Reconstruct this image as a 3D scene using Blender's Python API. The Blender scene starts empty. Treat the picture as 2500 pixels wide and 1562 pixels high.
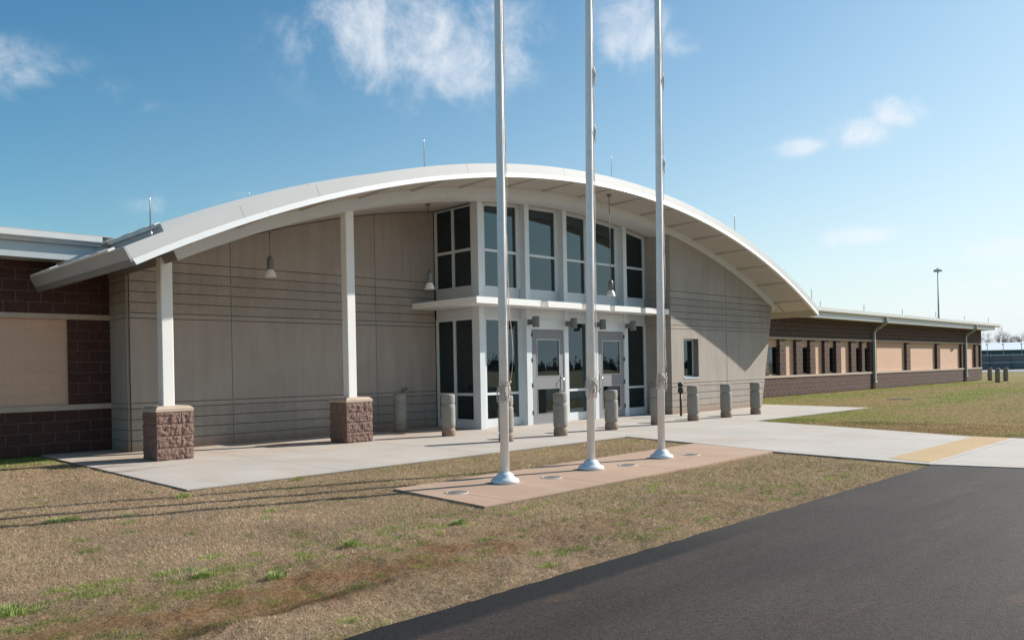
import bpy, math, random
import numpy as np
from mathutils import Vector, Matrix, noise as mnoise

random.seed(7); rng = np.random.default_rng(11)
sc = bpy.context.scene
PI = math.pi

# ------------------------------------------------------------------ camera
YAW, ROLL, CAM = math.radians(45.3), -0.0194, Vector((0.0, -15.726, 1.426))
cF = Vector((math.cos(YAW), math.sin(YAW), 0)); cR = Vector((math.sin(YAW), -math.cos(YAW), 0)); cU = Vector((0, 0, 1))
cx = cR*math.cos(ROLL) + cU*math.sin(ROLL)
cy = -cR*math.sin(ROLL) + cU*math.cos(ROLL)
cam = bpy.data.cameras.new('camera'); camo = bpy.data.objects.new('camera', cam); sc.collection.objects.link(camo)
m = Matrix.Identity(4)
for i in range(3):
    m[i][0] = cx[i]; m[i][1] = cy[i]; m[i][2] = -cF[i]; m[i][3] = CAM[i]
camo.matrix_world = m
cam.sensor_width = 36; cam.lens = 36*1930.8/2500; cam.shift_y = 0.0481
cam.clip_start = 0.05; cam.clip_end = 6000
sc.camera = camo

# ------------------------------------------------------------------ sun, sky
SAZ, SEL = math.radians(-20.5), math.radians(30)
SUN = Vector((math.cos(SEL)*math.cos(SAZ), math.cos(SEL)*math.sin(SAZ), math.sin(SEL)))
sl = bpy.data.lights.new('sun', 'SUN'); sl.energy = 4.9; sl.angle = math.radians(0.53); sl.color = (1.0, 0.95, 0.87)
so = bpy.data.objects.new('sun', sl); sc.collection.objects.link(so); so.location = (60, -30, 50)
so.rotation_euler = SUN.to_track_quat('Z', 'Y').to_euler()

def px_dir(px, py):
    a, b = px-1250.0, py-901.2
    cr, sr = math.cos(ROLL), math.sin(ROLL)
    x = cr*a + sr*b; y = -sr*a + cr*b
    return (cF + cR*(x/1930.8) - cU*(y/1930.8)).normalized()

w = bpy.data.worlds.new('World'); sc.world = w; w.use_nodes = True
nt = w.node_tree; nt.nodes.clear()
def N(nt, t, **kw):
    n = nt.nodes.new(t)
    for k, v in kw.items():
        if k.startswith('i_'):
            n.inputs[k[2:].replace('_', ' ')].default_value = v
        else: setattr(n, k, v)
    return n
def mth(nt, op, a, b=None, c=None, clamp=False):
    n = nt.nodes.new('ShaderNodeMath'); n.operation = op; n.use_clamp = clamp
    for i, v in enumerate((a, b, c)):
        if v is None: continue
        if isinstance(v, (int, float)): n.inputs[i].default_value = v
        else: nt.links.new(v, n.inputs[i])
    return n.outputs[0]
out = N(nt, 'ShaderNodeOutputWorld'); bg = N(nt, 'ShaderNodeBackground'); bg.inputs[1].default_value = 0.082
sky = N(nt, 'ShaderNodeTexSky', sky_type='NISHITA', sun_disc=False, sun_elevation=SEL,
        sun_rotation=math.radians(90)-SAZ, altitude=50, air_density=1.1, dust_density=0.9, ozone_density=1.8)
tc = N(nt, 'ShaderNodeTexCoord')
nz = N(nt, 'ShaderNodeTexNoise'); nz.inputs['Scale'].default_value = 11.0; nz.inputs['Detail'].default_value = 12; nz.inputs['Roughness'].default_value = 0.62; nz.inputs['Distortion'].default_value = 0.35
nt.links.new(tc.outputs['Generated'], nz.inputs['Vector'])
# clouds stand at directions in the sky: (direction, half width, half height, density)
CL = [(1010, 90, 320, 165, 1.0), (1060, 180, 210, 75, .9), (870, 165, 110, 80, .75), (1215, 150, 130, 75, .6), (720, 20, 60, 40, .35), (1525, 60, 120, 130, .85),
      (1680, 100, 80, 45, .8), (30, 170, 95, 75, .58), (150, 160, 100, 50, .45), (225, 205, 80, 35, .45), (330, 260, 80, 30, .35),
      (2190, 272, 70, 40, .95), (2105, 320, 75, 45, .8), (1945, 362, 80, 28, .8), (2070, 578, 110, 28, .9), (2445, 608, 75, 32, .9),
      (2480, 690, 120, 30, .7), (2350, 702, 90, 18, .5), (370, 500, 75, 30, .5), (500, 492, 65, 24, .45), (600, 478, 45, 16, .3), (1750, 235, 110, 20, .25), (1860, 575, 60, 18, .35), (2400, 760, 160, 25, .7), (2200, 735, 130, 16, .5), (2060, 660, 120, 16, .4), (2300, 640, 110, 14, .4),
      (900, -160, 420, 160, .8), (1700, -260, 500, 110, .6), (200, -350, 400, 120, .5)]
acc = None
for (px, py, rx, ry, st) in CL:
    d = px_dir(px, py); u = d.cross(Vector((0, 0, 1))).normalized(); v = u.cross(d)
    f = 1930.8
    vs = []
    for ax, r in ((u, rx/f), (v, ry/f)):
        dp = N(nt, 'ShaderNodeVectorMath', operation='DOT_PRODUCT'); dp.inputs[1].default_value = tuple(ax/r)
        nt.links.new(tc.outputs['Generated'], dp.inputs[0])
        vs.append(mth(nt, 'MULTIPLY', dp.outputs['Value'], dp.outputs['Value']))
    fr = N(nt, 'ShaderNodeVectorMath', operation='DOT_PRODUCT'); fr.inputs[1].default_value = tuple(d)
    nt.links.new(tc.outputs['Generated'], fr.inputs[0])
    r2 = mth(nt, 'SQRT', mth(nt, 'ADD', vs[0], vs[1]))
    msk = mth(nt, 'MULTIPLY', mth(nt, 'SUBTRACT', 1.35, r2, clamp=True), st)
    msk = mth(nt, 'MULTIPLY', msk, mth(nt, 'GREATER_THAN', fr.outputs['Value'], 0.3))
    acc = msk if acc is None else mth(nt, 'MAXIMUM', acc, msk)
nsum = mth(nt, 'MULTIPLY', mth(nt, 'SUBTRACT', nz.outputs['Fac'], 0.5), 4.6)
den = mth(nt, 'ADD', mth(nt, 'MULTIPLY', acc, 1.25), mth(nt, 'MULTIPLY', nsum, 1.0))
den = mth(nt, 'SUBTRACT', den, 0.28)
den = mth(nt, 'MULTIPLY', den, mth(nt, 'MULTIPLY', acc, 1.6, clamp=True))
mr = N(nt, 'ShaderNodeMapRange', interpolation_type='SMOOTHSTEP'); mr.inputs['From Min'].default_value = 0.0; mr.inputs['From Max'].default_value = 1.8; mr.inputs['To Max'].default_value = 0.80
nt.links.new(den, mr.inputs['Value'])
hs = N(nt, 'ShaderNodeHueSaturation'); hs.inputs['Saturation'].default_value = 1.42; hs.inputs['Hue'].default_value = 0.492
nt.links.new(sky.outputs[0], hs.inputs['Color'])
tint = N(nt, 'ShaderNodeMix', data_type='RGBA', blend_type='MULTIPLY'); tint.inputs[0].default_value = 1; tint.inputs[7].default_value = (.74, 1.04, 1.05, 1); nt.links.new(hs.outputs[0], tint.inputs[6])
# thin high haze: whitens the sky toward the horizon, most on the sun's side
sxyz = N(nt, 'ShaderNodeSeparateXYZ'); nt.links.new(tc.outputs['Generated'], sxyz.inputs[0])
om = mth(nt, 'SUBTRACT', 1.0, mth(nt, 'ABSOLUTE', sxyz.outputs[2]), clamp=True)
sd = N(nt, 'ShaderNodeVectorMath', operation='DOT_PRODUCT'); sd.inputs[1].default_value = tuple(SUN); nt.links.new(tc.outputs['Generated'], sd.inputs[0])
hz3 = mth(nt, 'MULTIPLY', mth(nt, 'POWER', mth(nt, 'MAXIMUM', sd.outputs['Value'], 0.0), 3.0), .26)
hz1 = mth(nt, 'MULTIPLY', mth(nt, 'POWER', om, 4.0), mth(nt, 'MAXIMUM', mth(nt, 'MULTIPLY_ADD', sd.outputs['Value'], .95, .25), .12))
hz2 = mth(nt, 'MULTIPLY', mth(nt, 'POWER', om, 10.0), .75)
hz = N(nt, 'ShaderNodeMix', data_type='RGBA'); hz.inputs[7].default_value = (7.3, 7.8, 8.2, 1)
nt.links.new(mth(nt, 'MAXIMUM', mth(nt, 'ADD', hz1, hz3), hz2, clamp=True), hz.inputs[0]); nt.links.new(tint.outputs[2], hz.inputs[6])
mx = N(nt, 'ShaderNodeMix', data_type='RGBA'); mx.inputs[7].default_value = (7.9, 8.1, 8.4, 1)
nt.links.new(mr.outputs[0], mx.inputs[0]); nt.links.new(hz.outputs[2], mx.inputs[6])
nt.links.new(mx.outputs[2], bg.inputs[0]); nt.links.new(bg.outputs[0], out.inputs[0])

sc.view_settings.view_transform = 'Standard'; sc.view_settings.look = 'None'
sc.view_settings.exposure = 0.55; sc.view_settings.gamma = 1.0
sc.cycles.max_bounces = 8; sc.cycles.use_denoising = True

# ------------------------------------------------------------------ materials
def new_mat(name):
    mt = bpy.data.materials.new(name); mt.use_nodes = True
    b = mt.node_tree.nodes['Principled BSDF']
    return mt, mt.node_tree, b
def pos(nt):
    return N(nt, 'ShaderNodeNewGeometry').outputs['Position']
def nzn(nt, vec, scale, detail=4, rough=.55, stretch=None):
    if stretch:
        mp = N(nt, 'ShaderNodeMapping'); mp.inputs['Scale'].default_value = stretch
        nt.links.new(vec, mp.inputs[0]); vec = mp.outputs[0]
    n = N(nt, 'ShaderNodeTexNoise'); n.inputs['Scale'].default_value = scale; n.inputs['Detail'].default_value = detail; n.inputs['Roughness'].default_value = rough
    nt.links.new(vec, n.inputs['Vector']); return n.outputs['Fac']
def ramp(nt, fac, stops):
    r = N(nt, 'ShaderNodeValToRGB'); e = r.color_ramp.elements
    while len(e) < len(stops): e.new(0.5)
    for i, (p, c) in enumerate(stops): e[i].position = p; e[i].color = (*c, 1)
    nt.links.new(fac, r.inputs[0]); return r.outputs[0]
def mixc(nt, fac, a, b, mode='MIX'):
    n = N(nt, 'ShaderNodeMix', data_type='RGBA', blend_type=mode)
    for i, v in ((0, fac), (6, a), (7, b)):
        if isinstance(v, (int, float)): n.inputs[i].default_value = v
        elif isinstance(v, tuple): n.inputs[i].default_value = (*v, 1)
        else: nt.links.new(v, n.inputs[i])
    return n.outputs[2]
def bump(nt, b, h, strength=.3, dist=.01):
    n = N(nt, 'ShaderNodeBump'); n.inputs['Strength'].default_value = strength; n.inputs['Distance'].default_value = dist
    nt.links.new(h, n.inputs['Height']); nt.links.new(n.outputs[0], b.inputs['Normal'])
def step(nt, v, a, b_):
    n = N(nt, 'ShaderNodeMapRange'); n.inputs['From Min'].default_value = a; n.inputs['From Max'].default_value = b_
    nt.links.new(v, n.inputs['Value']); return n.outputs[0]
def sep(nt, v):
    s = N(nt, 'ShaderNodeSeparateXYZ'); nt.links.new(v, s.inputs[0]); return s.outputs
def dim(c, k): return tuple(v*k for v in c)

def m_plain(name, col, rough=.5, metal=0.0, var=.08, scale=3.0, spec=.5, bmp=0):
    mt, nt, b = new_mat(name); P = pos(nt)
    f = nzn(nt, P, scale, 5)
    c = ramp(nt, f, [(.3, dim(col, 1-var)), (.7, dim(col, 1+var))])
    nt.links.new(c, b.inputs['Base Color']); b.inputs['Roughness'].default_value = rough; b.inputs['Metallic'].default_value = metal
    b.inputs['Specular IOR Level'].default_value = spec
    if bmp: bump(nt, b, nzn(nt, P, 60, 3), bmp, .004)
    return mt
def m_conc(name, col, agg=False):
    mt, nt, b = new_mat(name); P = pos(nt); s = sep(nt, P)
    f = nzn(nt, P, .9, 6, .6); g = nzn(nt, P, 4, 5, .65, (1, 1, .12)); h = nzn(nt, P, 90, 2)
    c = ramp(nt, f, [(.25, dim(col, .90)), (.75, dim(col, 1.07))])
    c = mixc(nt, .5, c, ramp(nt, g, [(.35, (.74, .74, .73)), (.6, (1, 1, 1))]), 'MULTIPLY')
    if agg:
        v = N(nt, 'ShaderNodeTexVoronoi'); v.inputs['Scale'].default_value = 80; nt.links.new(P, v.inputs['Vector'])
        c = mixc(nt, .75, c, ramp(nt, v.outputs['Color'], [(.1, (.74, .71, .69)), (.5, (.95, .93, .91)), (.9, (1.28, 1.22, 1.16))]), 'MULTIPLY')
        bump(nt, b, v.outputs['Distance'], .5, .005)
    else:
        c = mixc(nt, .25, c, ramp(nt, h, [(.3, (.7, .7, .7)), (.7, (1.15, 1.15, 1.15))]), 'MULTIPLY')
        bump(nt, b, h, .2, .003)
    # red clay splashed on the foot of the wall
    e = nzn(nt, P, 3.5, 4)
    st = mth(nt, 'SUBTRACT', mth(nt, 'MULTIPLY', e, .42), s[2]); st = step(nt, st, -.05, .16)
    c = mixc(nt, mth(nt, 'MULTIPLY', st, .75), c, (.27, .17, .11))
    nt.links.new(c, b.inputs['Base Color']); b.inputs['Roughness'].default_value = .85
    return mt
def m_block(name, col, mortar, zoff=0.0, rough_face=True, contrast=.25, mb=.007, bs=1.0):
    mt, nt, b = new_mat(name); P = pos(nt); s = sep(nt, P)
    cb = N(nt, 'ShaderNodeCombineXYZ'); nt.links.new(mth(nt, 'ADD', s[0], s[1]), cb.inputs[0]); nt.links.new(mth(nt, 'ADD', s[2], zoff), cb.inputs[1])
    br = N(nt, 'ShaderNodeTexBrick'); br.inputs['Scale'].default_value = 1; br.inputs['Brick Width'].default_value = .4064
    br.inputs['Row Height'].default_value = .2032; br.inputs['Mortar Size'].default_value = mb; br.inputs['Mortar Smooth'].default_value = .2
    br.inputs['Color1'].default_value = (*dim(col, 1-contrast*.5), 1); br.inputs['Color2'].default_value = (*dim(col, 1+contrast*.5), 1); br.inputs['Mortar'].default_value = (*mortar, 1)
    nt.links.new(cb.outputs[0], br.inputs['Vector'])
    f = nzn(nt, P, 14, 6, .7)
    if rough_face:
        c = mixc(nt, .8, br.outputs['Color'], ramp(nt, f, [(.3, (.55, .52, .5)), (.5, (.95, .95, .95)), (.72, (1.35, 1.35, 1.35))]), 'MULTIPLY')
        hh = mth(nt, 'ADD', mth(nt, 'MULTIPLY', f, .9), mth(nt, 'MULTIPLY', br.outputs['Fac'], -.5))
        bump(nt, b, hh, 1.0*bs, .05)
    else:
        c = mixc(nt, .5, br.outputs['Color'], ramp(nt, f, [(.3, (.88, .88, .88)), (.7, (1.06, 1.06, 1.06))]), 'MULTIPLY')
        bump(nt, b, mth(nt, 'MULTIPLY', br.outputs['Fac'], -1), .4, .004)
    nt.links.new(c, b.inputs['Base Color']); b.inputs['Roughness'].default_value = .9
    return mt
def m_glass(name, tint=(.37, .48, .52), f0=.20):
    mt, nt, b = new_mat(name)
    nt.nodes.remove(b); o = nt.nodes['Material Output']
    gl = N(nt, 'ShaderNodeBsdfGlossy'); gl.inputs['Color'].default_value = (*tint, 1); gl.inputs['Roughness'].default_value = .012
    df = N(nt, 'ShaderNodeBsdfDiffuse'); df.inputs['Color'].default_value = (.006, .008, .009, 1)
    lw = N(nt, 'ShaderNodeLayerWeight'); lw.inputs['Blend'].default_value = .5
    fac = mth(nt, 'ADD', f0, mth(nt, 'MULTIPLY', mth(nt, 'POWER', lw.outputs['Facing'], 3.0), .6), clamp=True)
    bp = N(nt, 'ShaderNodeBump'); bp.inputs['Strength'].default_value = .06; bp.inputs['Distance'].default_value = .02
    nt.links.new(nzn(nt, pos(nt), 1.3, 1), bp.inputs['Height']); nt.links.new(bp.outputs[0], gl.inputs['Normal'])
    ms = N(nt, 'ShaderNodeMixShader'); nt.links.new(fac, ms.inputs[0]); nt.links.new(df.outputs[0], ms.inputs[1]); nt.links.new(gl.outputs[0], ms.inputs[2])
    nt.links.new(ms.outputs[0], o.inputs[0]); return mt

M = {}
M['conc'] = m_conc('precast_concrete', (.385, .328, .282))
M['agg'] = m_conc('exposed_aggregate', (.35, .31, .27), True)
M['brown'] = m_block('split_face_block', (.082, .034, .026), (.15, .10, .083), mb=.010)
M['brown_r'] = m_block('split_face_block_right', (.082, .042, .034), (.24, .165, .13), mb=.012)
M['brown_rh'] = m_block('split_face_block_right_shifted', (.082, .042, .034), (.24, .165, .13), mb=.012, zoff=-.1016)
M['brown_h'] = m_block('split_face_block_shifted', (.082, .034, .026), (.15, .10, .083), mb=.010, zoff=-.1016)
M['tan'] = m_block('smooth_tan_block', (.62, .40, .285), (.55, .355, .255), zoff=-.1016, rough_face=False, contrast=.06, mb=.005)
M['sill'] = m_plain('precast_sill', (.46, .36, .28), .8, var=.08, scale=6, bmp=.2)
M['pier'] = None
M['white'] = m_plain('white_paint', (.80, .78, .75), .42, var=.02, scale=2)
M['lip'] = m_plain('white_fascia_paint', (.84, .83, .80), .4, var=.015)
M['panel'] = m_plain('grey_fascia_panel', (.53, .525, .52), .5, var=.02, scale=1.5)
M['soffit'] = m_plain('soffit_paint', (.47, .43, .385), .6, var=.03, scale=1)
M['beam'] = m_plain('edge_beam_paint', (.64, .65, .64), .5, var=.04, scale=1.6)
M['alu'] = m_plain('clear_aluminium', (.66, .69, .70), .42, metal=.12, var=.03)
M['spandrel'] = m_plain('spandrel_panel', (.64, .66, .67), .45, metal=.1, var=.02)
M['glass'] = m_glass('reflective_glass')
M['door'] = m_plain('grey_door_paint', (.235, .228, .24), .5, var=.03)
M['steel'] = m_plain('stainless_steel', (.5, .5, .5), .3, metal=.9)
M['dark'] = m_plain('dark_metal', (.02, .02, .02), .5)
M['lampgrey'] = m_plain('grey_lamp_metal', (.16, .16, .155), .45, metal=.3)
M['lampshade'] = m_plain('frosted_lamp_shade', (.78, .74, .68), .3, var=.03)
M['gutter'] = m_plain('gutter_paint', (.66, .66, .64), .4, metal=.1, var=.03)
M['fascia'] = m_plain('wing_fascia_paint', (.50, .53, .54), .4, metal=.25, var=.02)
M['pipe'] = m_plain('downspout_paint', (.42, .44, .42), .4, metal=.3, var=.05)
M['roof'] = m_plain('roof_membrane', (.45, .44, .42), .7, var=.1)
M['caulk'] = m_plain('joint_sealant', (.27, .27, .26), .8)
M['eave'] = m_plain('shaded_eave_metal', (.24, .225, .21), .45, metal=.1, var=.04)  # dark tone carries the shade on the left eave's sunless side
M['mortar'] = m_plain('pink_mortar', (.30, .22, .19), .9)
M['rib'] = m_plain('soffit_trim', (.31, .28, .25), .6)
M['slabbase'] = m_plain('slab_edge_concrete', (.17, .145, .12), .9)
M['eavep'] = m_plain('shaded_eave_panel', (.42, .405, .39), .45, var=.05)  # fascia panel grey, darkened for the shade on the left eave
M['groove'] = m_plain('groove_shade_concrete', (.21, .185, .16), .95)
M['pole'] = m_plain('brushed_aluminium_pole', (.80, .80, .785), .5, metal=.08, var=.05, scale=8)
M['galv'] = m_plain('galvanised_steel', (.34, .38, .41), .55, var=.05)
M['flange'] = m_plain('cast_aluminium_flange', (.70, .73, .75), .45, metal=.15, var=.05)
M['rope'] = m_plain('halyard_rope', (.72, .60, .52), .9, var=.2, scale=60)
M['stick'] = m_plain('weathered_wood', (.45, .38, .30), .9, var=.2)
M['teal'] = m_plain('teal_steel', (.03, .09, .12), .5)
M['farroof'] = m_plain('white_steel_roof', (.62, .66, .70), .5, var=.02, scale=.3)
M['farwall'] = m_plain('grey_steel_wall', (.17, .19, .21), .6, var=.05, scale=.5)
M['screen'] = m_plain('fence_screen', (.15, .165, .18), .8, var=.15, scale=.4)
M['bark'] = m_plain('winter_bark', (.22, .18, .15), .9, var=.2)
M['evergreen'] = m_plain('evergreen_leaves', (.035, .05, .025), .8, var=.5, scale=.3)

def m_walk(name, col, stain, seed=0.0, dirt=.5):
    mt, nt, b = new_mat(name); P = pos(nt)
    f = nzn(nt, P, .7, 6, .6); g = nzn(nt, P, 120, 2); h = nzn(nt, P, 1.6, 5, .65, (1, .35, 1))
    c = ramp(nt, f, [(.3, dim(col, .9)), (.7, dim(col, 1.06))])
    c = mixc(nt, mth(nt, 'MULTIPLY', step(nt, h, .5, .75), dirt), c, stain)
    c = mixc(nt, .3, c, ramp(nt, g, [(.3, (.75, .75, .75)), (.7, (1.12, 1.12, 1.12))]), 'MULTIPLY')
    s = sep(nt, P)   # clay washed against the building and along the edges
    a = mth(nt, 'MULTIPLY', step(nt, s[1], -3.2, -.8), step(nt, nzn(nt, P, 1.1, 4), .35, .7))
    c = mixc(nt, mth(nt, 'MULTIPLY', a, .8), c, stain)
    wt = mth(nt, 'MULTIPLY', step(nt, s[0], 5.3, 4.3), step(nt, nzn(nt, P, 1.3, 5, .6, (.6, 2.2, 1)), .56, .60))   # damp patches at the left edge
    wt = mth(nt, 'MULTIPLY', wt, mth(nt, 'MULTIPLY', step(nt, s[1], -4.2, -3.6), step(nt, s[1], .4, -.2)))
    c = mixc(nt, mth(nt, 'MULTIPLY', wt, .6), c, (.16, .125, .10))
    nt.links.new(c, b.inputs['Base Color']); b.inputs['Roughness'].default_value = .85; bump(nt, b, g, .25, .003); return mt
M['walk'] = m_walk('broomed_concrete', (.47, .425, .38), (.42, .27, .17))
M['pad'] = m_walk('clay_stained_concrete', (.43, .285, .20), (.50, .375, .285), dirt=.6)
M['tactile'] = m_walk('tactile_paving', (.55, .37, .185), (.42, .28, .16), dirt=.3)
M['bollard'] = m_conc('bollard_concrete', (.30, .28, .25), True)
def m_asphalt():
    mt, nt, b = new_mat('asphalt'); P = pos(nt); s = sep(nt, P)
    v = N(nt, 'ShaderNodeTexVoronoi'); v.inputs['Scale'].default_value = 110; nt.links.new(P, v.inputs['Vector'])
    n1 = nzn(nt, P, 35, 4, .7); n2 = nzn(nt, P, 1.2, 4, .6, (.5, 1, 1)); n3 = nzn(nt, P, .35, 3, .5)
    e = mth(nt, 'ADD', s[1], mth(nt, 'MULTIPLY', mth(nt, 'SUBTRACT', nzn(nt, P, 3.5, 6, .7), .5), .16))
    fresh = step(nt, e, -12.34, -12.28)       # narrow strip of newer, blacker asphalt along the edge
    old = ramp(nt, n2, [(.3, (.036, .028, .0245)), (.7, (.052, .041, .035))])
    red = mth(nt, 'MULTIPLY', step(nt, nzn(nt, P, 1.7, 5, .6, (.5, 1.6, 1)), .60, .70), .45)
    old = mixc(nt, red, old, (.115, .062, .040))   # clay tracked over the old asphalt
    fresh = mth(nt, 'MULTIPLY', fresh, step(nt, s[0], 6.6, 5.2))
    c = mixc(nt, fresh, old, (.0125, .0125, .013))
    c = mixc(nt, .75, c, ramp(nt, v.outputs['Color'], [(.05, (.45, .45, .45)), (.5, (.95, .95, .95)), (.95, (1.9, 1.85, 1.8))]), 'MULTIPLY')
    c = mixc(nt, .6, c, ramp(nt, n1, [(.35, (.45, .45, .45)), (.5, (1, 1, 1))]), 'MULTIPLY')
    tw = nzn(nt, P, 1.0, 4, .6, (.10, 1.6, 1)); c = mixc(nt, .8, c, ramp(nt, tw, [(.38, (.80, .79, .78)), (.62, (1.18, 1.17, 1.16))]), 'MULTIPLY')
    pit = N(nt, 'ShaderNodeTexVoronoi'); pit.inputs['Scale'].default_value = 9; nt.links.new(P, pit.inputs['Vector'])
    c = mixc(nt, mth(nt, 'MULTIPLY', step(nt, pit.outputs['Distance'], .12, .07), .75), c, (.012, .011, .011))
    peb = N(nt, 'ShaderNodeTexVoronoi'); peb.inputs['Scale'].default_value = 2.2; nt.links.new(P, peb.inputs['Vector'])
    c = mixc(nt, step(nt, peb.outputs['Distance'], .035, .02), c, (.30, .26, .22))
    c = mixc(nt, .5, c, ramp(nt, n3, [(.35, (.85, .85, .85)), (.65, (1.15, 1.12, 1.1))]), 'MULTIPLY')
    nt.links.new(c, b.inputs['Base Color']); b.inputs['Roughness'].default_value = .75; b.inputs['Specular IOR Level'].default_value = .22
    bump(nt, b, mth(nt, 'ADD', v.outputs['Distance'], n1), .5, .004); return mt
M['asphalt'] = m_asphalt()
def m_ground():
    mt, nt, b = new_mat('lawn_ground'); P = pos(nt)
    a = N(nt, 'ShaderNodeAttribute', attribute_name='Col')
    n1 = nzn(nt, P, 28, 6, .75); n2 = nzn(nt, P, 3.0, 5, .7)
    c = mixc(nt, .9, a.outputs['Color'], ramp(nt, n1, [(.32, (.42, .40, .38)), (.5, (.95, .95, .95)), (.7, (1.5, 1.5, 1.5))]), 'MULTIPLY')
    c = mixc(nt, .6, c, ramp(nt, n2, [(.3, (.75, .72, .7)), (.7, (1.2, 1.2, 1.2))]), 'MULTIPLY')
    nt.links.new(c, b.inputs['Base Color']); b.inputs['Roughness'].default_value = .95; b.inputs['Specular IOR Level'].default_value = .1
    bump(nt, b, n1, 1.0, .03); return mt
M['ground'] = m_ground()
def m_blade():
    mt, nt, b = new_mat('grass_blades')
    a = N(nt, 'ShaderNodeAttribute', attribute_name='Col')
    nt.links.new(a.outputs['Color'], b.inputs['Base Color']); b.inputs['Roughness'].default_value = .7; b.inputs['Specular IOR Level'].default_value = .15
    o = nt.nodes['Material Output']; tr = N(nt, 'ShaderNodeBsdfTranslucent'); nt.links.new(a.outputs['Color'], tr.inputs['Color'])
    ms = N(nt, 'ShaderNodeMixShader'); ms.inputs[0].default_value = .3
    nt.links.new(b.outputs[0], ms.inputs[1]); nt.links.new(tr.outputs[0], ms.inputs[2]); nt.links.new(ms.outputs[0], o.inputs[0]); return mt
M['blade'] = m_blade()
def m_pier():
    mt, nt, b = new_mat('rough_pier_block'); P = pos(nt); f = nzn(nt, P, 22, 6, .7); g = nzn(nt, P, 120, 3)
    c = ramp(nt, f, [(.3, (.135, .078, .062)), (.55, (.22, .135, .108)), (.75, (.30, .195, .16))])
    c = mixc(nt, .5, c, ramp(nt, g, [(.35, (.6, .6, .6)), (.65, (1.2, 1.2, 1.2))]), 'MULTIPLY')
    nt.links.new(c, b.inputs['Base Color']); b.inputs['Roughness'].default_value = .9; bump(nt, b, g, .6, .006); return mt
M['pier'] = m_pier()

# ------------------------------------------------------------------ mesh helpers
class MB:
    def __init__(s): s.v = []; s.f = []; s.sm = []
    def add(s, vs, fs, smooth=False):
        o = len(s.v); s.v += [tuple(v) for v in vs]; s.f += [tuple(i+o for i in f) for f in fs]; s.sm += [smooth]*len(fs); return s
    def box(s, x0, x1, y0, y1, z0, z1):
        v = [(x, y, z) for x in (x0, x1) for y in (y0, y1) for z in (z0, z1)]
        return s.add(v, [(0, 1, 3, 2), (4, 6, 7, 5), (0, 4, 5, 1), (2, 3, 7, 6), (0, 2, 6, 4), (1, 5, 7, 3)])
    def prism(s, poly, axis, a, b):
        """poly of 2-D points extruded along axis ('x','y','z') from a to b"""
        def p(q, t): return (t, q[0], q[1]) if axis == 'x' else (q[0], t, q[1]) if axis == 'y' else (q[0], q[1], t)
        n = len(poly)
        v = [p(q, a) for q in poly] + [p(q, b) for q in poly]
        return s.add(v, [tuple(range(n)), tuple(range(2*n-1, n-1, -1))] + [(i, i+n, (i+1) % n + n, (i+1) % n) for i in range(n)])
    def lathe(s, prof, c, n=24, smooth=True, cap=True):
        o = len(s.v); v = []
        for (r, z) in prof:
            for k in range(n):
                a = 2*PI*k/n; v.append((c[0]+r*math.cos(a), c[1]+r*math.sin(a), c[2]+z))
        f = []
        for i in range(len(prof)-1):
            for k in range(n): f.append((i*n+k, i*n+(k+1) % n, (i+1)*n+(k+1) % n, (i+1)*n+k))
        s.add(v, f, smooth)
        if cap: s.add([], [tuple(range(n-1, -1, -1)), tuple(range((len(prof)-1)*n, len(prof)*n))]) if False else None
        if cap:
            s.f.append(tuple(o+k for k in range(n-1, -1, -1))); s.sm.append(False)
            s.f.append(tuple(o+(len(prof)-1)*n+k for k in range(n))); s.sm.append(False)
        return s
    def tube(s, pts, r, n=8, smooth=True):
        pts = [Vector(p) for p in pts]; rs = r if isinstance(r, (list, tuple)) else [r]*len(pts)
        up = Vector((0, 0, 1)); v = []
        for i, p in enumerate(pts):
            t = (pts[min(i+1, len(pts)-1)] - pts[max(i-1, 0)]).normalized()
            a = t.cross(up)
            if a.length < .05: a = t.cross(Vector((1, 0.3, 0)))
            a.normalize(); b = t.cross(a)
            for k in range(n):
                q = 2*PI*k/n; v.append(p + (a*math.cos(q)+b*math.sin(q))*rs[i])
        f = [(i*n+k, (i+1)*n+k, (i+1)*n+(k+1) % n, i*n+(k+1) % n) for i in range(len(pts)-1) for k in range(n)]
        o = len(s.v); s.add(v, f, smooth)
        s.f.append(tuple(o+k for k in range(n))); s.sm.append(False)
        s.f.append(tuple(o+(len(pts)-1)*n+k for k in range(n-1, -1, -1))); s.sm.append(False)
        return s
    def build(s, name, mat, parent=None, root=(0, 0, 0)):
        me = bpy.data.meshes.new(name)
        me.from_pydata([(x-root[0], y-root[1], z-root[2]) for x, y, z in s.v], [], s.f)
        me.polygons.foreach_set('use_smooth', s.sm)
        me.materials.append(mat); me.update()
        import bmesh
        bm = bmesh.new(); bm.from_mesh(me); bmesh.ops.recalc_face_normals(bm, faces=bm.faces); bm.to_mesh(me); bm.free()
        o = bpy.data.objects.new(name, me); sc.collection.objects.link(o)
        if parent: o.parent = parent
        return o
def tag(o, label=None, cat=None, group=None, kind=None):
    if label: o['label'] = label
    if cat: o['category'] = cat
    if group: o['group'] = group
    if kind: o['kind'] = kind
    return o
def thing(name, loc, label, cat, group=None):
    o = bpy.data.objects.new(name, None); o.location = loc; o.empty_display_size = .2; sc.collection.objects.link(o)
    return tag(o, label, cat, group)
def dup(root, loc, label=None):
    r = root.copy(); sc.collection.objects.link(r); r.location = loc
    if label: r['label'] = label
    def rec(src, par):
        for ch in src.children:
            c = ch.copy(); sc.collection.objects.link(c); c.parent = par; rec(ch, c)
    rec(root, r); return r

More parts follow.
